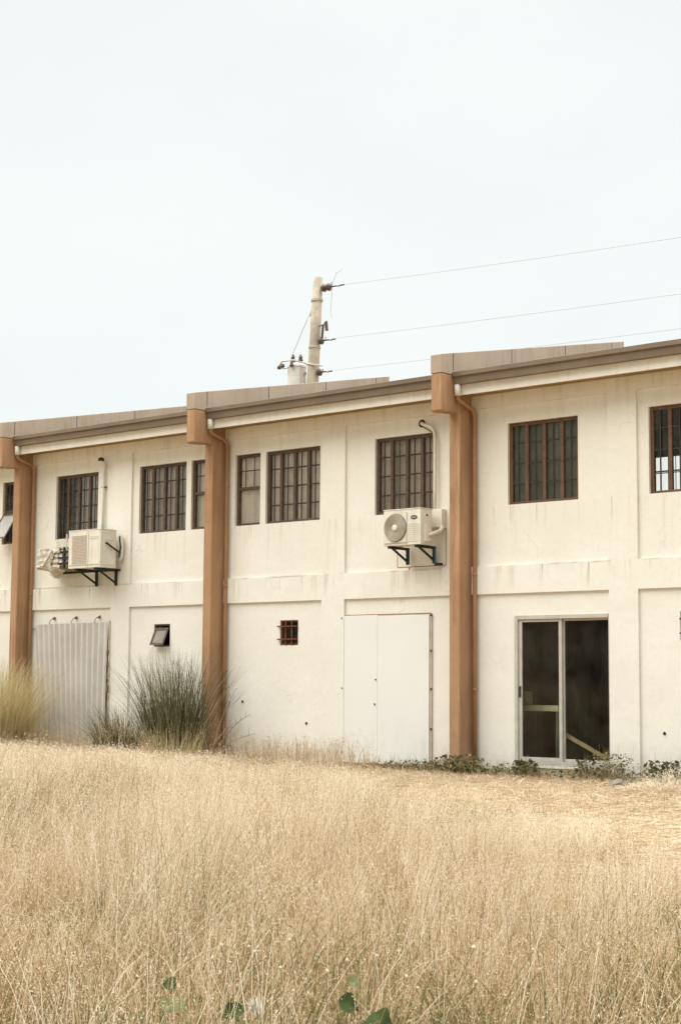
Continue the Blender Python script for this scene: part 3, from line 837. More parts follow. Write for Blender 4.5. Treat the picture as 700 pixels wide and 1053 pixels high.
# ------------------------------------------------------------------ grass
CAM=np.array([14.826,-19.689,1.335])
def make_blades(base,az,h,lean,width,tint,segs=3,curl=None,droop=0.):
    """thin tapering strips; returns verts, quads, tint per vertex"""
    n=len(h); t=np.linspace(0,1,segs+1)
    d=np.stack([np.cos(az),np.sin(az)],1)
    wa=az+np.pi/2+rng.uniform(-.9,.9,n); wd=np.stack([np.cos(wa),np.sin(wa)],1)
    V=np.zeros((n,segs+1,2,3))
    for i,s in enumerate(t):
        off=lean*h*(.35*s+.65*s*s)
        zz=h*np.sqrt(np.clip(1-.55*np.minimum(lean,1.2)**2*s,.12,1))*s - droop*h*s**3
        c=np.stack([base[:,0]+d[:,0]*off,base[:,1]+d[:,1]*off,base[:,2]+zz],1)
        ww=width*(1-.85*s**1.5)*.5
        V[:,i,0,:2]=c[:,:2]-wd*ww[:,None]; V[:,i,1,:2]=c[:,:2]+wd*ww[:,None]
        V[:,i,:,2]=c[:,2][:,None]
    idx=np.arange(n)[:,None]*(2*(segs+1))
    Q=[]
    for i in range(segs):
        a=2*i; Q.append(np.concatenate([idx+a,idx+a+1,idx+a+3,idx+a+2],1))
    Q=np.stack(Q,1).reshape(-1,4)
    T=np.repeat(tint,2*(segs+1))
    tip=V[:,-1].mean(1)
    return V.reshape(-1,3),Q,T,V

def make_spikes(c,size,tint,asp=.28):
    """small diamond shaped seed husks with random orientation"""
    n=len(c)
    a=rng.normal(size=(n,3)); a[:,2]=np.abs(a[:,2])*.8+.1; a/=np.linalg.norm(a,axis=1)[:,None]
    b=np.cross(a,rng.normal(size=(n,3))); b/=np.linalg.norm(b,axis=1)[:,None]
    s=size[:,None]
    V=np.stack([c-a*s*.5,c+b*s*asp*.5,c+a*s*.5,c-b*s*asp*.5],1)
    Q=np.arange(n)[:,None]*4+np.arange(4)[None]
    return V.reshape(-1,3),Q,np.repeat(tint,4)

def join_np(name,parts,mat,parent=None):
    vs=[];qs=[];ts=[];o=0
    for v,q,t in parts:
        vs.append(v);qs.append(q+o);ts.append(t);o+=len(v)
    V=np.concatenate(vs).astype(np.float32);Q=np.concatenate(qs).astype(np.int32);T=np.concatenate(ts).astype(np.float32)
    me=bpy.data.meshes.new(name)
    me.vertices.add(len(V)); me.vertices.foreach_set('co',V.ravel())
    me.loops.add(Q.size); me.loops.foreach_set('vertex_index',Q.ravel())
    me.polygons.add(len(Q)); me.polygons.foreach_set('loop_start',np.arange(0,Q.size,4,dtype=np.int32)); me.polygons.foreach_set('loop_total',np.full(len(Q),4,dtype=np.int32))
    at=me.attributes.new('tint','FLOAT','POINT'); at.data.foreach_set('value',T)
    me.materials.append(mat); me.update(calc_edges=True)
    ob=bpy.data.objects.new(name,me); COL.objects.link(ob)
    if parent: ob.parent=parent
    return ob

def fbm(x,y,s,seed):
    r=np.random.default_rng(seed); o=np.zeros_like(x)
    for k in range(7):
        a=r.uniform(0,2*np.pi); f=s*(1.+.55*k)
        o+=np.sin((x*np.cos(a)+y*np.sin(a))*f+r.uniform(0,6.3)+1.3*np.sin((x*np.sin(a)-y*np.cos(a))*f*.6+k))/(1+.35*k)
    return o/2.6

def cutmask(x,y):
    """1 where the grass near the right of the building has been cut and lies flat"""
    # line from (-1.2,-.6) to (8.6,-7.6); positive on the wall side
    nxn,nyn=7.1,9.5; l=math.hypot(nxn,nyn)
    d=((x+1.5)*nxn+(y+1.5)*nyn)/l
    d=d+.45*fbm(x,y,.9,21)
    return np.clip(d/1.2,0,1),np.clip(.30-.24*d,.12,1)

def scatter(n_target,dmin,dmax):
    """uniform points in a ring sector of the field seen from the camera side"""
    yaw=math.radians(40.8); sp=math.radians(21)
    n=int(n_target*1.0)
    u=rng.uniform(0,1,n); r=np.sqrt(dmin**2+u*(dmax**2-dmin**2)); a=rng.uniform(-sp,sp,n)
    ang=yaw+a   # direction (-sin, cos)
    x=CAM[0]-np.sin(ang)*r; y=CAM[1]+np.cos(ang)*r
    k=(y<-.06)&(x>-16.5)
    return x[k],y[k],r[k]

parts=[]; straw=[]
RINGS=[(2.2,5.0,900,4),(5.0,8.0,950,4),(8.0,12.5,820,3),(12.5,19.,560,2),(19.,34.,330,2)]
for (a,b_,dens,segs) in RINGS:
    area=math.radians(42)/2*(b_*b_-a*a)
    # ---- flowering stems
    x,y,r=scatter(dens*area*1.05,a,b_)
    # two thirds of the stems stand together in tufts
    nt_=len(x)//22; tf=rng.integers(0,nt_,len(x)); intuft=rng.uniform(size=len(x))<.78
    tsd=rng.uniform(.025,.12,nt_)[tf]; x=np.where(intuft,x[tf]+rng.normal(size=len(x))*tsd,x); y=np.where(intuft,np.minimum(y[tf]+rng.normal(size=len(x))*tsd,-.06),y)
    thh=np.where(intuft,rng.normal(.02,.17,nt_)[tf],rng.normal(-.03,.08,len(x))); taz=rng.uniform(0,6.28,nt_)[tf]; tlean=np.where(intuft,np.abs(rng.normal(.0,.22,nt_))[tf],0); ttint=np.where(intuft,rng.normal(0,.20,nt_)[tf],0)
    cut,ch=cutmask(x,y); cl=fbm(x,y,1.3,5); cl2=fbm(x,y,3.6,6); rc=np.clip((7.9-r)/2.2+.45*cl,0,1)
    keep=(rng.uniform(size=len(x))<np.clip(.66+.60*cl2+.28*cl,.05,1)*(1-.78*rc))&(rng.uniform(size=len(x))>cut*.985)
    # clear of the wall face and party walls
    x,y,r,cut,ch,cl,cl2,thh,taz,tlean,ttint,rc=[q[keep] for q in (x,y,r,cut,ch,cl,cl2,thh,taz,tlean,ttint,rc)]
    nw=np.clip((-y+.3)/7.,.0,1)
    cl3=fbm(x,y,5.5,71); flow=2.2*fbm(x,y,1.1,72)+.6; fl=np.clip(fbm(x,y,2.0,73),-.2,1)
    h=(.48+.12*cl+.15*cl2+.07*cl3+.6*thh+rng.normal(0,.06,len(x)))*(.30+.70*nw)*np.clip(ch,.2,1)
    h=h*(1-.18*rc)
    h=np.minimum(h,.058*np.abs(y)+.06+np.abs(rng.normal(0,.05,len(x)))); h=np.clip(h,.05,.80)
    az=rng.uniform(0,2*np.pi,len(x)); az=np.where(rng.uniform(size=len(x))<.30,taz+rng.normal(0,.6,len(x)),az); az=np.where(rng.uniform(size=len(x))<.45,flow+rng.normal(0,.5,len(x)),az)
    lean=np.clip(np.abs(rng.normal(.34,.28,len(x)))+tlean+.35*fl+.22*rc,.02,1.2)
    wscale=np.maximum(1.,r/9.)
    base=np.stack([x,y,gh(x,y)],1)
    tint=np.clip(.57+.17*cl+.17*cl2-.16*rc-.22*np.clip((y+2.6)/2.,0,1)+ttint+rng.normal(0,.18,len(x)),.14,1)
    gr=(fbm(x,y,.8,31)>.55)&(rng.uniform(size=len(x))<.35); tint=np.where(gr,rng.uniform(0,.2,len(x)),tint)
    v,q,t,VV=make_blades(base,az,h,lean,.0030*wscale*rng.uniform(.6,1.4,len(x)),tint,segs)
    parts.append((v,q,t))
    # seed husks along the upper part of each stem
    C=VV.mean(2)                           # centre line
    nh=11 if r.mean()<9 else (8 if r.mean()<14 else 6)
    for i in range(nh):
        s=rng.uniform(.60,1.02,len(x)); f=np.clip(s*segs,0,segs-1e-3); i0=f.astype(int); fr=(f-i0)[:,None]
        ar=np.arange(len(x)); c=C[ar,i0]*(1-fr)+C[ar,np.minimum(i0+1,segs)]*fr
        rad=(.006+.034*(1-np.abs(s-.8)*2.2).clip(0,1))*np.maximum(1,wscale*.75)
        c=c+rng.normal(size=(len(x),3))*rad[:,None]*.75
        ok=rng.uniform(size=len(x))<.88*(1-.55*rc)
        c=c[ok]; ws=wscale[ok]
        parts.append(make_spikes(c,rng.uniform(.0065,.013,len(c))*ws,np.clip(tint[ok]*.5+.50+rng.normal(0,.13,len(c)),.1,1),.36))
    # ---- leaves
    x,y,r=scatter(dens*area*1.25,a,b_)
    cut,ch=cutmask(x,y); cl=fbm(x,y,1.3,5); cl2=fbm(x,y,3.6,6)
    rc0=np.clip((7.9-r)/2.2+.45*cl,0,1); keep=(rng.uniform(size=len(x))>cut*.95)&(rng.uniform(size=len(x))<(1-.68*rc0)*np.clip(.75+.5*cl2,.15,1)); x,y,r,cut,ch,cl,cl2=[q[keep] for q in (x,y,r,cut,ch,cl,cl2)]
    nw=np.clip((-y+.3)/7.,.0,1)
    h=np.clip(rng.uniform(.12,.42,len(x))*(1+.2*cl)*(.3+.7*nw)*np.clip(ch,.25,1),.04,.5); h=np.minimum(h,.058*np.abs(y)+.07)
    az=rng.uniform(0,2*np.pi,len(x)); lean=rng.uniform(.2,1.25,len(x)); 
    tint=np.clip(.46+.12*cl+rng.normal(0,.2,len(x)),.13,1)
    rc=np.clip((7.2-r)/2.2,0,1)
    gp=np.clip(fbm(x,y,1.1,33)*.9+.42*rc,0,1); gr=rng.uniform(size=len(x))<.75*gp
    tint=np.where(gr,rng.uniform(0,.16,len(x)),np.clip(tint-.27*rc*(rng.uniform(size=len(x))<.85),.14,1))  # browner near the viewer; lower-layer shade is mixed into this tint
    base=np.stack([x,y,gh(x,y)],1); wscale=np.maximum(1.,r/9.)
    v,q,t,_=make_blades(base,az,h,lean,.0048*wscale*rng.uniform(.6,1.3,len(x)),tint,segs,droop=.15)
    parts.append((v,q,t))
    # ---- fallen straw: everywhere thinly, thick where the grass is cut
    x,y,r=scatter(dens*area*1.6,a,b_)
    cut=cutmask(x,y)[0]; keep=rng.uniform(size=len(x))<(.20+.80*cut); x,y,r=[q[keep] for q in (x,y,r)]
    n=len(x); az=rng.uniform(0,2*np.pi,n); ln=rng.uniform(.10,.40,n); wsc=np.maximum(1.,r/9.)
    z0=gh(x,y)+rng.uniform(.004,.055,n); tilt=rng.normal(0,.12,n)
    d=np.stack([np.cos(az),np.sin(az)],1); w_=np.stack([-d[:,1],d[:,0]],1)*(.0019*wsc*rng.uniform(.7,1.6,n))[:,None]
    A_=np.stack([x,y],1)-d*ln[:,None]/2; B_=np.stack([x,y],1)+d*ln[:,None]/2
    ok=(A_[:,1]<-.05)&(B_[:,1]<-.05)
    za=np.maximum(z0-tilt*ln/2,.003); zb_=np.maximum(z0+tilt*ln/2,.003)
    V=np.stack([np.c_[A_-w_,za],np.c_[A_+w_,za+.002],np.c_[B_+w_,zb_+.002],np.c_[B_-w_,zb_]],1)[ok]
    tn=np.clip(rng.normal(.66,.17,len(V)),.15,1)
    straw.append((V.reshape(-1,3),np.arange(len(V))[:,None]*4+np.arange(4)[None],np.repeat(tn,4)))
    # ---- stubble in the cut part
    x,y,r=scatter(dens*area*.9,a,b_)
    cut=cutmask(x,y)[0]; keep=rng.uniform(size=len(x))<cut*.8; x,y,r=[q[keep] for q in (x,y,r)]
    if len(x):
        v,q,t,_=make_blades(np.stack([x,y,gh(x,y)],1),rng.uniform(0,6.28,len(x)),rng.uniform(.03,.13,len(x)),np.abs(rng.normal(.4,.35,len(x))),.003*np.maximum(1,r/9.),np.clip(rng.normal(.58,.17,len(x)),.08,1),segs)
        straw.append((v,q,t))
# long broken stalks leaning every way through the tangle near the viewer
x,y,r=scatter(5200,2.4,8.4); n=len(x); cl=fbm(x,y,2.4,81); k=rng.uniform(size=n)<np.clip(.5+.6*cl,.1,1)*np.clip((8.6-r)/2.5,.15,1); x,y,r=x[k],y[k],r[k]; n=len(x)
v,q,t,_=make_blades(np.stack([x,y,gh(x,y)],1),rng.normal(.4,1.5,n),rng.uniform(.22,.62,n),rng.uniform(.35,1.25,n),.0042*rng.uniform(.7,1.4,n),np.clip(np.where(rng.uniform(size=n)<.5,rng.normal(.33,.08,n),rng.normal(.74,.14,n)),.16,1),5,droop=.22)
parts.append((v,q,t))
# low green shoots in the same tangle
x,y,r=scatter(5200,2.4,7.6); n=len(x); cl=fbm(x,y,2.9,82); k=(cl>-.12)&(rng.uniform(size=n)<.9); x,y=x[k],y[k]; n=len(x)
v,q,t,_=make_blades(np.stack([x,y,gh(x,y)],1),rng.uniform(0,6.28,n),rng.uniform(.14,.42,n),rng.uniform(.2,1.0,n),.009*rng.uniform(.6,1.4,n),rng.uniform(0,.14,n),4,droop=.2)
parts.append((v,q,t))
# ragged stalks left standing along the foot of the wall
n=11000; x=rng.uniform(-15.5,-.6,n); y=-.12-np.abs(rng.normal(0,1.0,n)); cl=fbm(x,y,2.3,91); cl2=fbm(x,y*.3,.9,92)
k=rng.uniform(size=n)<np.clip(.30+.7*cl+.4*cl2,.0,1); x,y,cl=x[k],y[k],cl[k]; n=len(x)
hh=np.clip(.30+.22*cl+rng.normal(0,.09,n)+.26*np.exp(-((x+4.6)/.9)**2),.06,.75)
tn=np.clip(rng.normal(.50,.19,n),.16,1)
v,q,t,VV=make_blades(np.stack([x,y,gh(x,y)],1),rng.uniform(0,6.28,n),hh,np.abs(rng.normal(.3,.3,n)),.007*rng.uniform(.6,1.3,n),tn,3)
v[:,1]=np.minimum(v[:,1],-.05); parts.append((v,q,t))
C=VV.mean(2)
for i in range(5):
    c=C[:,2]*(1-rng.uniform(0,1,(n,1)))+C[:,3]*rng.uniform(0,1,(n,1)); c=C[:,2]+(C[:,3]-C[:,2])*rng.uniform(0,1.05,(n,1))+rng.normal(0,.018,(n,3)); c[:,1]=np.minimum(c[:,1],-.06)
    parts.append(make_spikes(c,rng.uniform(.018,.034,n),np.clip(tn*.5+.42+rng.normal(0,.12,n),.1,1),.36))
dg=join_np('dry_grass',parts,M['straw']); tag(dg,'tall dry straw coloured grass with fluffy seed heads filling the field','grass',kind='stuff')
st=join_np('cut_straw',straw,M['straw']); tag(st,'cut straw and stubble lying flat in front of the glass door','straw',kind='stuff')

# ------------------------------------------------------------------ clumps and weeds
def clump(name,label,cat,loc,n,hr,spread,width,mat,lean_m,lean_s,tint_f,bias=None,brad=.18,husk=0,segs=6,droop=0.,group=None,elong=1.):
    th=rng.uniform(0,2*np.pi,n); rr=brad*np.sqrt(rng.uniform(0,1,n))
    bx=np.cos(th)*rr*elong; by=np.sin(th)*rr
    az=th+rng.normal(0,.5,n)
    if bias is not None:
        m=rng.uniform(size=n)<bias[1]; az=np.where(m,rng.normal(bias[0],.5,n),az)
    h=rng.uniform(hr[0],hr[1],n)
    lean=np.clip(rng.normal(lean_m,lean_s,n),.02,1.3)*(.4+.6*rr/brad)
    v,q,t,VV=make_blades(np.stack([bx,by,np.zeros(n)],1),az,h,lean,width*rng.uniform(.6,1.3,n),np.zeros(n),segs,droop=droop)
    tv=np.clip(tint_f(n),0,1); ss=np.tile(np.repeat(np.linspace(0,1,segs+1),2),n)
    t=np.clip(np.repeat(tv,2*(segs+1)),0,1)
    pr=[(v,q,t)]
    if husk:
        C=VV.mean(2)
        for i in range(husk):
            s=rng.uniform(.72,1.,n); f=np.clip(s*segs,0,segs-1e-3); i0=f.astype(int); fr=(f-i0)[:,None]; ar=np.arange(n)
            c=C[ar,i0]*(1-fr)+C[ar,np.minimum(i0+1,segs)]*fr+rng.normal(size=(n,3))*.018
            ok=rng.uniform(size=n)<.5
            pr.append(make_spikes(c[ok],rng.uniform(.015,.03,ok.sum()),np.clip(rng.normal(.9,.08,ok.sum()),0,1),.25))
    # every vertex stays in front of the wall face
    for v,_,_ in pr:
        lim=-.05-loc[1]; k=v[:,1]>lim; v[k,1]=lim-.02*rng.uniform(size=k.sum())
    o=join_np(name,pr,mat); o.location=loc
    return tag(o,label,cat,group)

clump('reed_grass_clump','tall dark green reed grass clump in front of the middle tan pillar','grass clump',(-4.92,-.95,0),1700,(.55,2.1),1.,.010,M['greengrass'],.36,.2,lambda n:np.where(rng.uniform(size=n)<.74,rng.normal(.40,.2,n),rng.normal(.85,.15,n)),brad=.46,husk=3,bias=(2.9,.25),droop=.10)
clump('low_grass_clump','low green grass tuft with drooping pale blades near the corrugated sheet','grass clump',(-6.25,-.95,0),1000,(.25,1.02),1.,.009,M['greengrass'],.62,.25,lambda n:np.where(rng.uniform(size=n)<.62,rng.normal(.4,.2,n),rng.normal(.86,.12,n)),bias=(math.pi,.35),brad=.40,husk=1)
clump('yellow_grass_clump','dense yellowish green grass mound at the left beside the first tan pillar','grass clump',(-9.30,-1.5,0),3400,(.80,2.10),1.,.009,M['olivegrass'],.42,.2,lambda n:rng.normal(.80,.2,n),bias=(2.6,.25),brad=.85,husk=4,droop=.14)
clump('straw_grass_tuft','loose pale straw tuft standing in front of the corrugated sheet','grass clump',(-8.35,-1.0,0),130,(.45,1.05),1.,.006,M['olivegrass'],.40,.2,lambda n:rng.normal(.88,.12,n),brad=.35,husk=2)
clump('dry_skirt_tuft','pale dry tuft at the foot of the dark reed grass clump, on its right','grass clump',(-4.45,-1.45,0),620,(.20,.70),1.,.007,M['olivegrass'],.5,.25,lambda n:rng.normal(.88,.12,n),brad=.45,husk=2)
# arching dead stalks
b=MB()
for (p0,p1,p2) in (((-4.0,-1.0,.05),(-3.65,-1.0,.62),(-3.15,-1.0,.80)),((-3.95,-1.05,.05),(-3.6,-1.1,.40),(-2.9,-1.15,.50)),((-4.02,-1.,.05),(-3.9,-.95,.75),(-3.62,-.9,1.12)),((-4.05,-1.02,.1),(-3.85,-1.02,.5),(-3.5,-1.05,.60))):
    a_,c_,d_=map(Vector,(p0,p1,p2)); pts=[(a_*(1-t)**2+c_*2*t*(1-t)+d_*t*t) for t in [i/9 for i in range(10)]]
    b.tube(pts,.012,6,r1=.004)
    for i in (4,5,6,7,8):
        e=pts[i]+Vector((random.uniform(-.02,.10),random.uniform(-.08,.06),random.uniform(.02,.14))); b.tube([pts[i],(pts[i]+e)/2+Vector((0,0,.015)),e],.0045,4,r1=.002)
o=b.build('dead_stalk',simple('dead brown stalk',(.34,.25,.15),.9,.1,.2,20.,.002)); tag(o,'arching dead brown stalks right of the dark reed grass clump','dead plant')

# wall foot weeds: leafy creeping cover, countless stems
def leafy(name,pts,mat,size,parent=None):
    n=len(pts); c=pts
    a=rng.normal(size=(n,3)); a[:,2]*=.5; a/=np.linalg.norm(a,axis=1)[:,None]
    bb=np.cross(a,rng.normal(size=(n,3))*.5+np.array([0,0,1.])); bb/=np.linalg.norm(bb,axis=1)[:,None]
    s=size*rng.uniform(.6,1.4,n)[:,None]
    V=np.stack([c-a*s*.5,c+bb*s*.32,c+a*s*.5,c-bb*s*.32],1).reshape(-1,3)
    return V,np.arange(n)[:,None]*4+np.arange(4)[None]
xs=[];
for (xa,xb,hm,cnt,yc,ys) in ((-1.0,2.75,.17,1700,-.40,.28),(.2,1.6,.22,350,-.55,.25),(2.7,5.4,.20,900,-.45,.32)):
    x=rng.uniform(xa,xb,cnt); y=np.minimum(yc+rng.normal(0,ys,cnt),-.07)
    hh=np.clip(hm*(.80+.5*fbm(x,y,2.6,44)),.05,.6)
    xs.append(np.stack([x,y,rng.uniform(.02,1,cnt)*hh],1))
P=np.concatenate(xs)
fin_clear=~((P[:,0]>FX0-.03)&(P[:,0]<FX1+.1)&(P[:,1]>-.37)); P=P[fin_clear]
V,Q=leafy('w',P,None,.048); T=np.repeat(np.clip(rng.normal(.42,.27,len(P)),0,1),4)
x=rng.uniform(-1.2,5.4,1800); y=np.minimum(rng.normal(-.6,.35,1800),-.08)
v2,q2,t2,_=make_blades(np.stack([x,y,np.zeros(1800)],1),rng.uniform(0,6.28,1800),rng.uniform(.06,.30,1800),rng.uniform(.1,1.0,1800),.006*np.ones(1800),np.clip(rng.normal(.86,.16,1800),0,1),3)
v2[:,1]=np.minimum(v2[:,1],-.045)
o=join_np('creeping_weeds',[(V,Q,T),(v2,q2,t2)],M['weed']); tag(o,'low creeping green and brown weeds along the foot of the wall','weeds',kind='stuff')

def bush(label,loc,h,w,n,tm,size=.042):
    th=rng.uniform(0,2*np.pi,n); rr=w*np.sqrt(rng.uniform(0,1,n)); z=rng.uniform(.02,1,n)
    P=np.stack([np.cos(th)*rr*(.45+.75*np.sin(z*2.6)),np.sin(th)*rr*.6*(.45+.75*np.sin(z*2.6)),z*h],1)
    V,Q=leafy('b',P,None,size); T=np.repeat(np.clip(rng.normal(tm,.22,n),0,1),4)
    m=70; v2,q2,t2,_=make_blades(np.stack([rng.normal(0,w*.3,m),rng.normal(0,w*.2,m),np.zeros(m)],1),rng.uniform(0,6.28,m),rng.uniform(.5*h,1.5*h,m),rng.uniform(.1,.6,m),.006*np.ones(m),np.clip(rng.normal(.85,.15,m),0,1),4)
    for q in (V,v2): q[:,1]=np.minimum(q[:,1],-.06-loc[1])
    o=join_np('weed_plant',[(V,Q,T),(v2,q2,t2)],M['weed']); o.location=loc
    return tag(o,label,'weed','weeds along the wall foot')
bush('bushy olive brown weed against the wall right of the glass door',(3.02,-.35,0),.38,.30,430,.62)
bush('dark green leafy weed low at the wall near the right edge',(3.85,-.35,0),.30,.28,300,.30,.07)
bush('small curly green weed under the middle of the glass door',(1.72,-.50,0),.24,.20,170,.42,.08)
bush('pale green weed spreading at the foot of the right tan pillar',(.75,-.75,0),.30,.36,380,.55,.06)
bush('sparse green weed under the right corner of the glass door',(2.62,-.35,0),.28,.16,120,.45,.06)
# broken concrete lump
b=MB(); rr=random.Random(9); G=[]
for j in range(7):
    th=math.pi*j/6
    for i in range(12):
        ph=2*math.pi*i/12; k=1+rr.uniform(-.16,.16)
        b.v.append((.20*k*math.sin(th)*math.cos(ph)+.05*math.cos(th),.12*k*math.sin(th)*math.sin(ph),.12*k*math.cos(th)))
for j in range(6):
    for i in range(12): b.f.append((j*12+i,(j+1)*12+i,(j+1)*12+(i+1)%12,j*12+(i+1)%12)); b.mi.append(0)
o=b.build('concrete_lump',M['stone'],bevel=.006); o.scale=(.6,.6,.75); o.location=(3.80,-1.45,.03); o.rotation_euler=(0,.35,.4); tag(o,'broken grey lump of concrete lying in the straw near the glass door','rubble')
# heap of raked straw
n=2600; th=rng.uniform(0,6.28,n); rr_=1.0*np.sqrt(rng.uniform(0,1,n)); x=np.cos(th)*rr_*1.25; y=np.sin(th)*rr_*.62
z=.36*np.clip(1-rr_**1.6,0,1)*rng.uniform(.2,1.05,n)+.01
v,q,t,_=make_blades(np.stack([x,y,z],1),rng.uniform(0,6.28,n),rng.uniform(.03,.16,n),rng.uniform(.8,2.6,n),.006*np.ones(n),np.clip(rng.normal(.9,.14,n),.1,1),3)
o=join_np('straw_heap',[(v,q,t)],M['straw']); o.location=(5.35,-1.75,0); tag(o,'low heap of raked pale straw near the right edge','straw heap',kind='stuff')

# ------------------------------------------------------------------ leaves in the foreground
def vine_leaf(b,c,r,yaw,pitch,lobes=5,cup=.55,seed=0):
    rr=random.Random(seed); m=Matrix.Translation(c)@Matrix.Rotation(yaw,4,'Z')@Matrix.Rotation(pitch,4,'X')
    n=30; rings=4; i0=len(b.v)
    b.v.append(tuple(m@Vector((0,0,0))))
    for k in range(1,rings+1):
        f=k/rings
        for i in range(n):
            a=2*math.pi*i/n
            rad=r*(1+.05*math.cos(lobes*a+.6)+.025*math.cos(11*a))*(1-.45*math.exp(-((a-math.pi*1.5)/.28)**2))
            x,y=rad*f*math.cos(a),rad*f*math.sin(a)*1.05
            z=cup*r*f*f*(.6+.5*math.sin(2*a+seed))+.09*r*math.sin(3*a+seed)*f-.16*r*abs(math.cos(a))*f+rr.uniform(-.012,.012)*r
            b.v.append(tuple(m@Vector((x,y,z))))
    for i in range(n): b.f.append((i0,i0+1+i,i0+1+(i+1)%n)); b.mi.append(0)
    for k in range(rings-1):
        for i in range(n):
            a,c_=i0+1+k*n,i0+1+(k+1)*n
            b.f.append((a+i,c_+i,c_+(i+1)%n,a+(i+1)%n)); b.mi.append(0)
def vine(label,leaves,root):
    t=thing('vine_plant',label,'vine plant','leafy vines in the foreground',(root[0],root[1],0))
    for (x,y,z,r,yaw,pitch,mat,sd) in leaves:
        z-=.035; r*=.78
        b=MB(); vine_leaf(b,Vector((x-root[0],y-root[1],z)),r,yaw,pitch,seed=sd); b.build('leaf',M[mat],t,smooth=True)
        b=MB(); e=Vector((x-root[0],y-root[1],z)); b.tube([(0,0,0),e*.5+Vector((.02,0,.05)),e-Vector((0,0,.004))],.0035,6,r1=.002); b.build('stem',M['stem'],t)
    return t
vine('vine with one small dark and one pale olive leaf, leftmost in the foreground',
     [(10.58,-15.66,.31,.038,.3,.9,'leaf_dark',1),(10.86,-15.92,.31,.052,.9,.55,'leaf_pale',2),(10.64,-15.58,.25,.03,2.,.4,'leaf_dark',7)],(10.78,-15.70))
vine('vine with a round dark leaf over a pale leaf beside white fluff',
     [(11.05,-15.82,.30,.042,.6,.85,'leaf_dark',3),(11.26,-16.02,.29,.050,.4,.35,'leaf_pale',4)],(11.12,-15.80))
vine('vine with two large dark leaves, rightmost in the foreground',
     [(11.29,-15.53,.31,.050,1.4,.75,'leaf_dark',5),(11.50,-15.64,.30,.062,.2,.7,'leaf_dark',6),(11.20,-15.40,.36,.028,.8,.9,'leaf_pale',8)],(11.40,-15.50))
fl=thing('fluffy_seed_plant','white fluffy seed tuft beside the round dark vine leaf','seed plant',loc=(11.10,-15.74,0))
b=MB(); b.tube([(0,0,0),(.01,0,.15),(-.02,-.02,.31)],.003,6); b.build('stem',M['stem'],fl)
v,q,t,_=make_blades(np.zeros((170,3))+np.array([-.02,-.02,.27])+rng.normal(0,.009,(170,3)),rng.uniform(0,6.28,170),rng.uniform(.012,.042,170),rng.uniform(.1,1.2,170),.0025*np.ones(170),np.ones(170),3)
fo=join_np('seed_fluff',[(v,q,t)],M['fluff'],fl)
# round seed heads
sw=thing('ball_head_weed','weed with many small pale round seed heads above the vine leaves','weed',loc=(11.0,-15.3,0))
for i in range(17):
    t_=random.uniform(-.45,.75); dx,dy=t_*.75+random.uniform(-.06,.06),t_*.65+random.uniform(-.12,.12)
    z=.33+random.uniform(-.06,.10); r=random.uniform(.006,.009)
    b=MB(); b.lathe([(.001,-r),(r*.7,-r*.7),(r,0),(r*.7,r*.7),(.001,r)],(dx,dy,z),'z',10); b.build('seed_head',M['ball'],sw)
    b=MB(); b.tube([(dx*.55,dy*.55,0),(dx*.85,dy*.85,z*.6),(dx,dy,z-r)],.0016,4); b.build('stem',M['stem'],sw)

# ------------------------------------------------------------------ light, sky, camera
SUN_EL,SUN_AZ=R(52),R(-38)          # high and soft, from the front and a little left
wd=bpy.data.worlds.new('World'); SC.world=wd; wd.use_nodes=True
nt=wd.node_tree; nt.nodes.clear()
out=nt.nodes.new('ShaderNodeOutputWorld'); bg=nt.nodes.new('ShaderNodeBackground')
sky=nt.nodes.new('ShaderNodeTexSky'); sky.sky_type='NISHITA'; sky.sun_disc=False
sky.sun_elevation=SUN_EL; sky.sun_rotation=math.pi-SUN_AZ*-1; sky.dust_density=4.; sky.air_density=1.
tc=nt.nodes.new('ShaderNodeTexCoord')
sp=nt.nodes.new('ShaderNodeSeparateXYZ'); L(nt,tc.outputs['Generated'],sp.inputs[0])
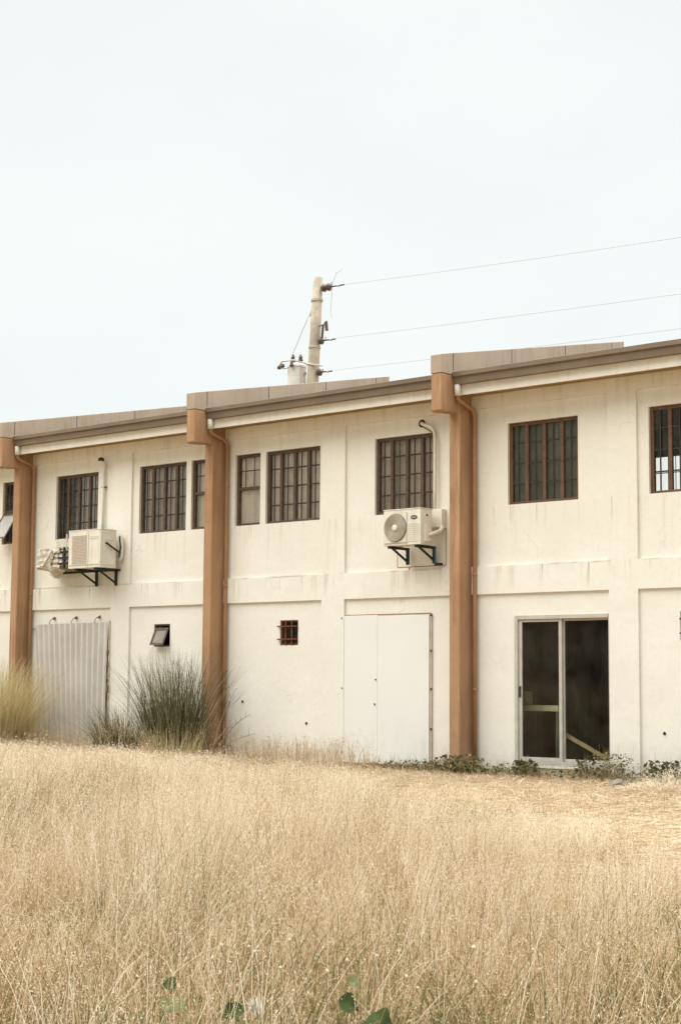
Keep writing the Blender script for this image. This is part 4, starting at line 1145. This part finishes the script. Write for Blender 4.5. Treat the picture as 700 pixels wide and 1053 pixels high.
# closed cloud deck: even low down ahead, brighter overhead as overcast skies are
up=maprange(nt,sp.outputs['Z'],.45,.80,1.,4.4,True)
back=maprange(nt,sp.outputs['Y'],-.55,.15,.60,1.,True)
up=math_(nt,'MULTIPLY',up,back)
cn=noise(nt,tc.outputs['Generated'],2.2,5,.55,(1,1,2.2))
cloud=mix(nt,maprange(nt,cn,.35,.7),(6.70,7.10,7.00),(7.35,7.60,7.44))
lp=nt.nodes.new('ShaderNodeVectorMath'); lp.operation='SCALE'; L(nt,cloud,lp.inputs[0]); L(nt,up,lp.inputs['Scale'])
mx=mix(nt,.96,sky.outputs['Color'],lp.outputs[0])
L(nt,mx,bg.inputs['Color']); bg.inputs['Strength'].default_value=.10
L(nt,bg.outputs[0],out.inputs['Surface'])
sl=bpy.data.lights.new('Sun','SUN'); sl.energy=1.5; sl.angle=R(42); sl.color=(1.,.955,.88)
so=bpy.data.objects.new('Sun',sl); COL.objects.link(so)
dv=Vector((math.sin(SUN_AZ)*math.cos(SUN_EL),-math.cos(SUN_AZ)*math.cos(SUN_EL),math.sin(SUN_EL)))
so.rotation_euler=dv.to_track_quat('Z','Y').to_euler(); so.location=(0,-20,30)

cam=bpy.data.cameras.new('Camera'); co=bpy.data.objects.new('Camera',cam); COL.objects.link(co); SC.camera=co
cam.sensor_fit='VERTICAL'; cam.sensor_height=36.; cam.lens=36.*1671.8/1053.; cam.clip_end=2000; cam.clip_start=.05
yaw,pit,rol=.712089,.1035133,.0073719
fw=Vector((-math.sin(yaw)*math.cos(pit),math.cos(yaw)*math.cos(pit),math.sin(pit)))
r0=Vector((math.cos(yaw),math.sin(yaw),0)); u0=r0.cross(fw)
rv=r0*math.cos(rol)+u0*math.sin(rol); uv=u0*math.cos(rol)-r0*math.sin(rol)
co.matrix_world=Matrix.Translation(Vector(CAM))@Matrix((rv,uv,-fw)).transposed().to_4x4()
vs=SC.view_settings; vs.view_transform='Standard'; vs.look='None'; vs.exposure=.44; vs.gamma=1; vs.use_curve_mapping=False
SC.display_settings.display_device='sRGB'
SC.cycles.max_bounces=6; SC.cycles.transparent_max_bounces=12; SC.cycles.diffuse_bounces=4
SC.cycles.use_denoising=True
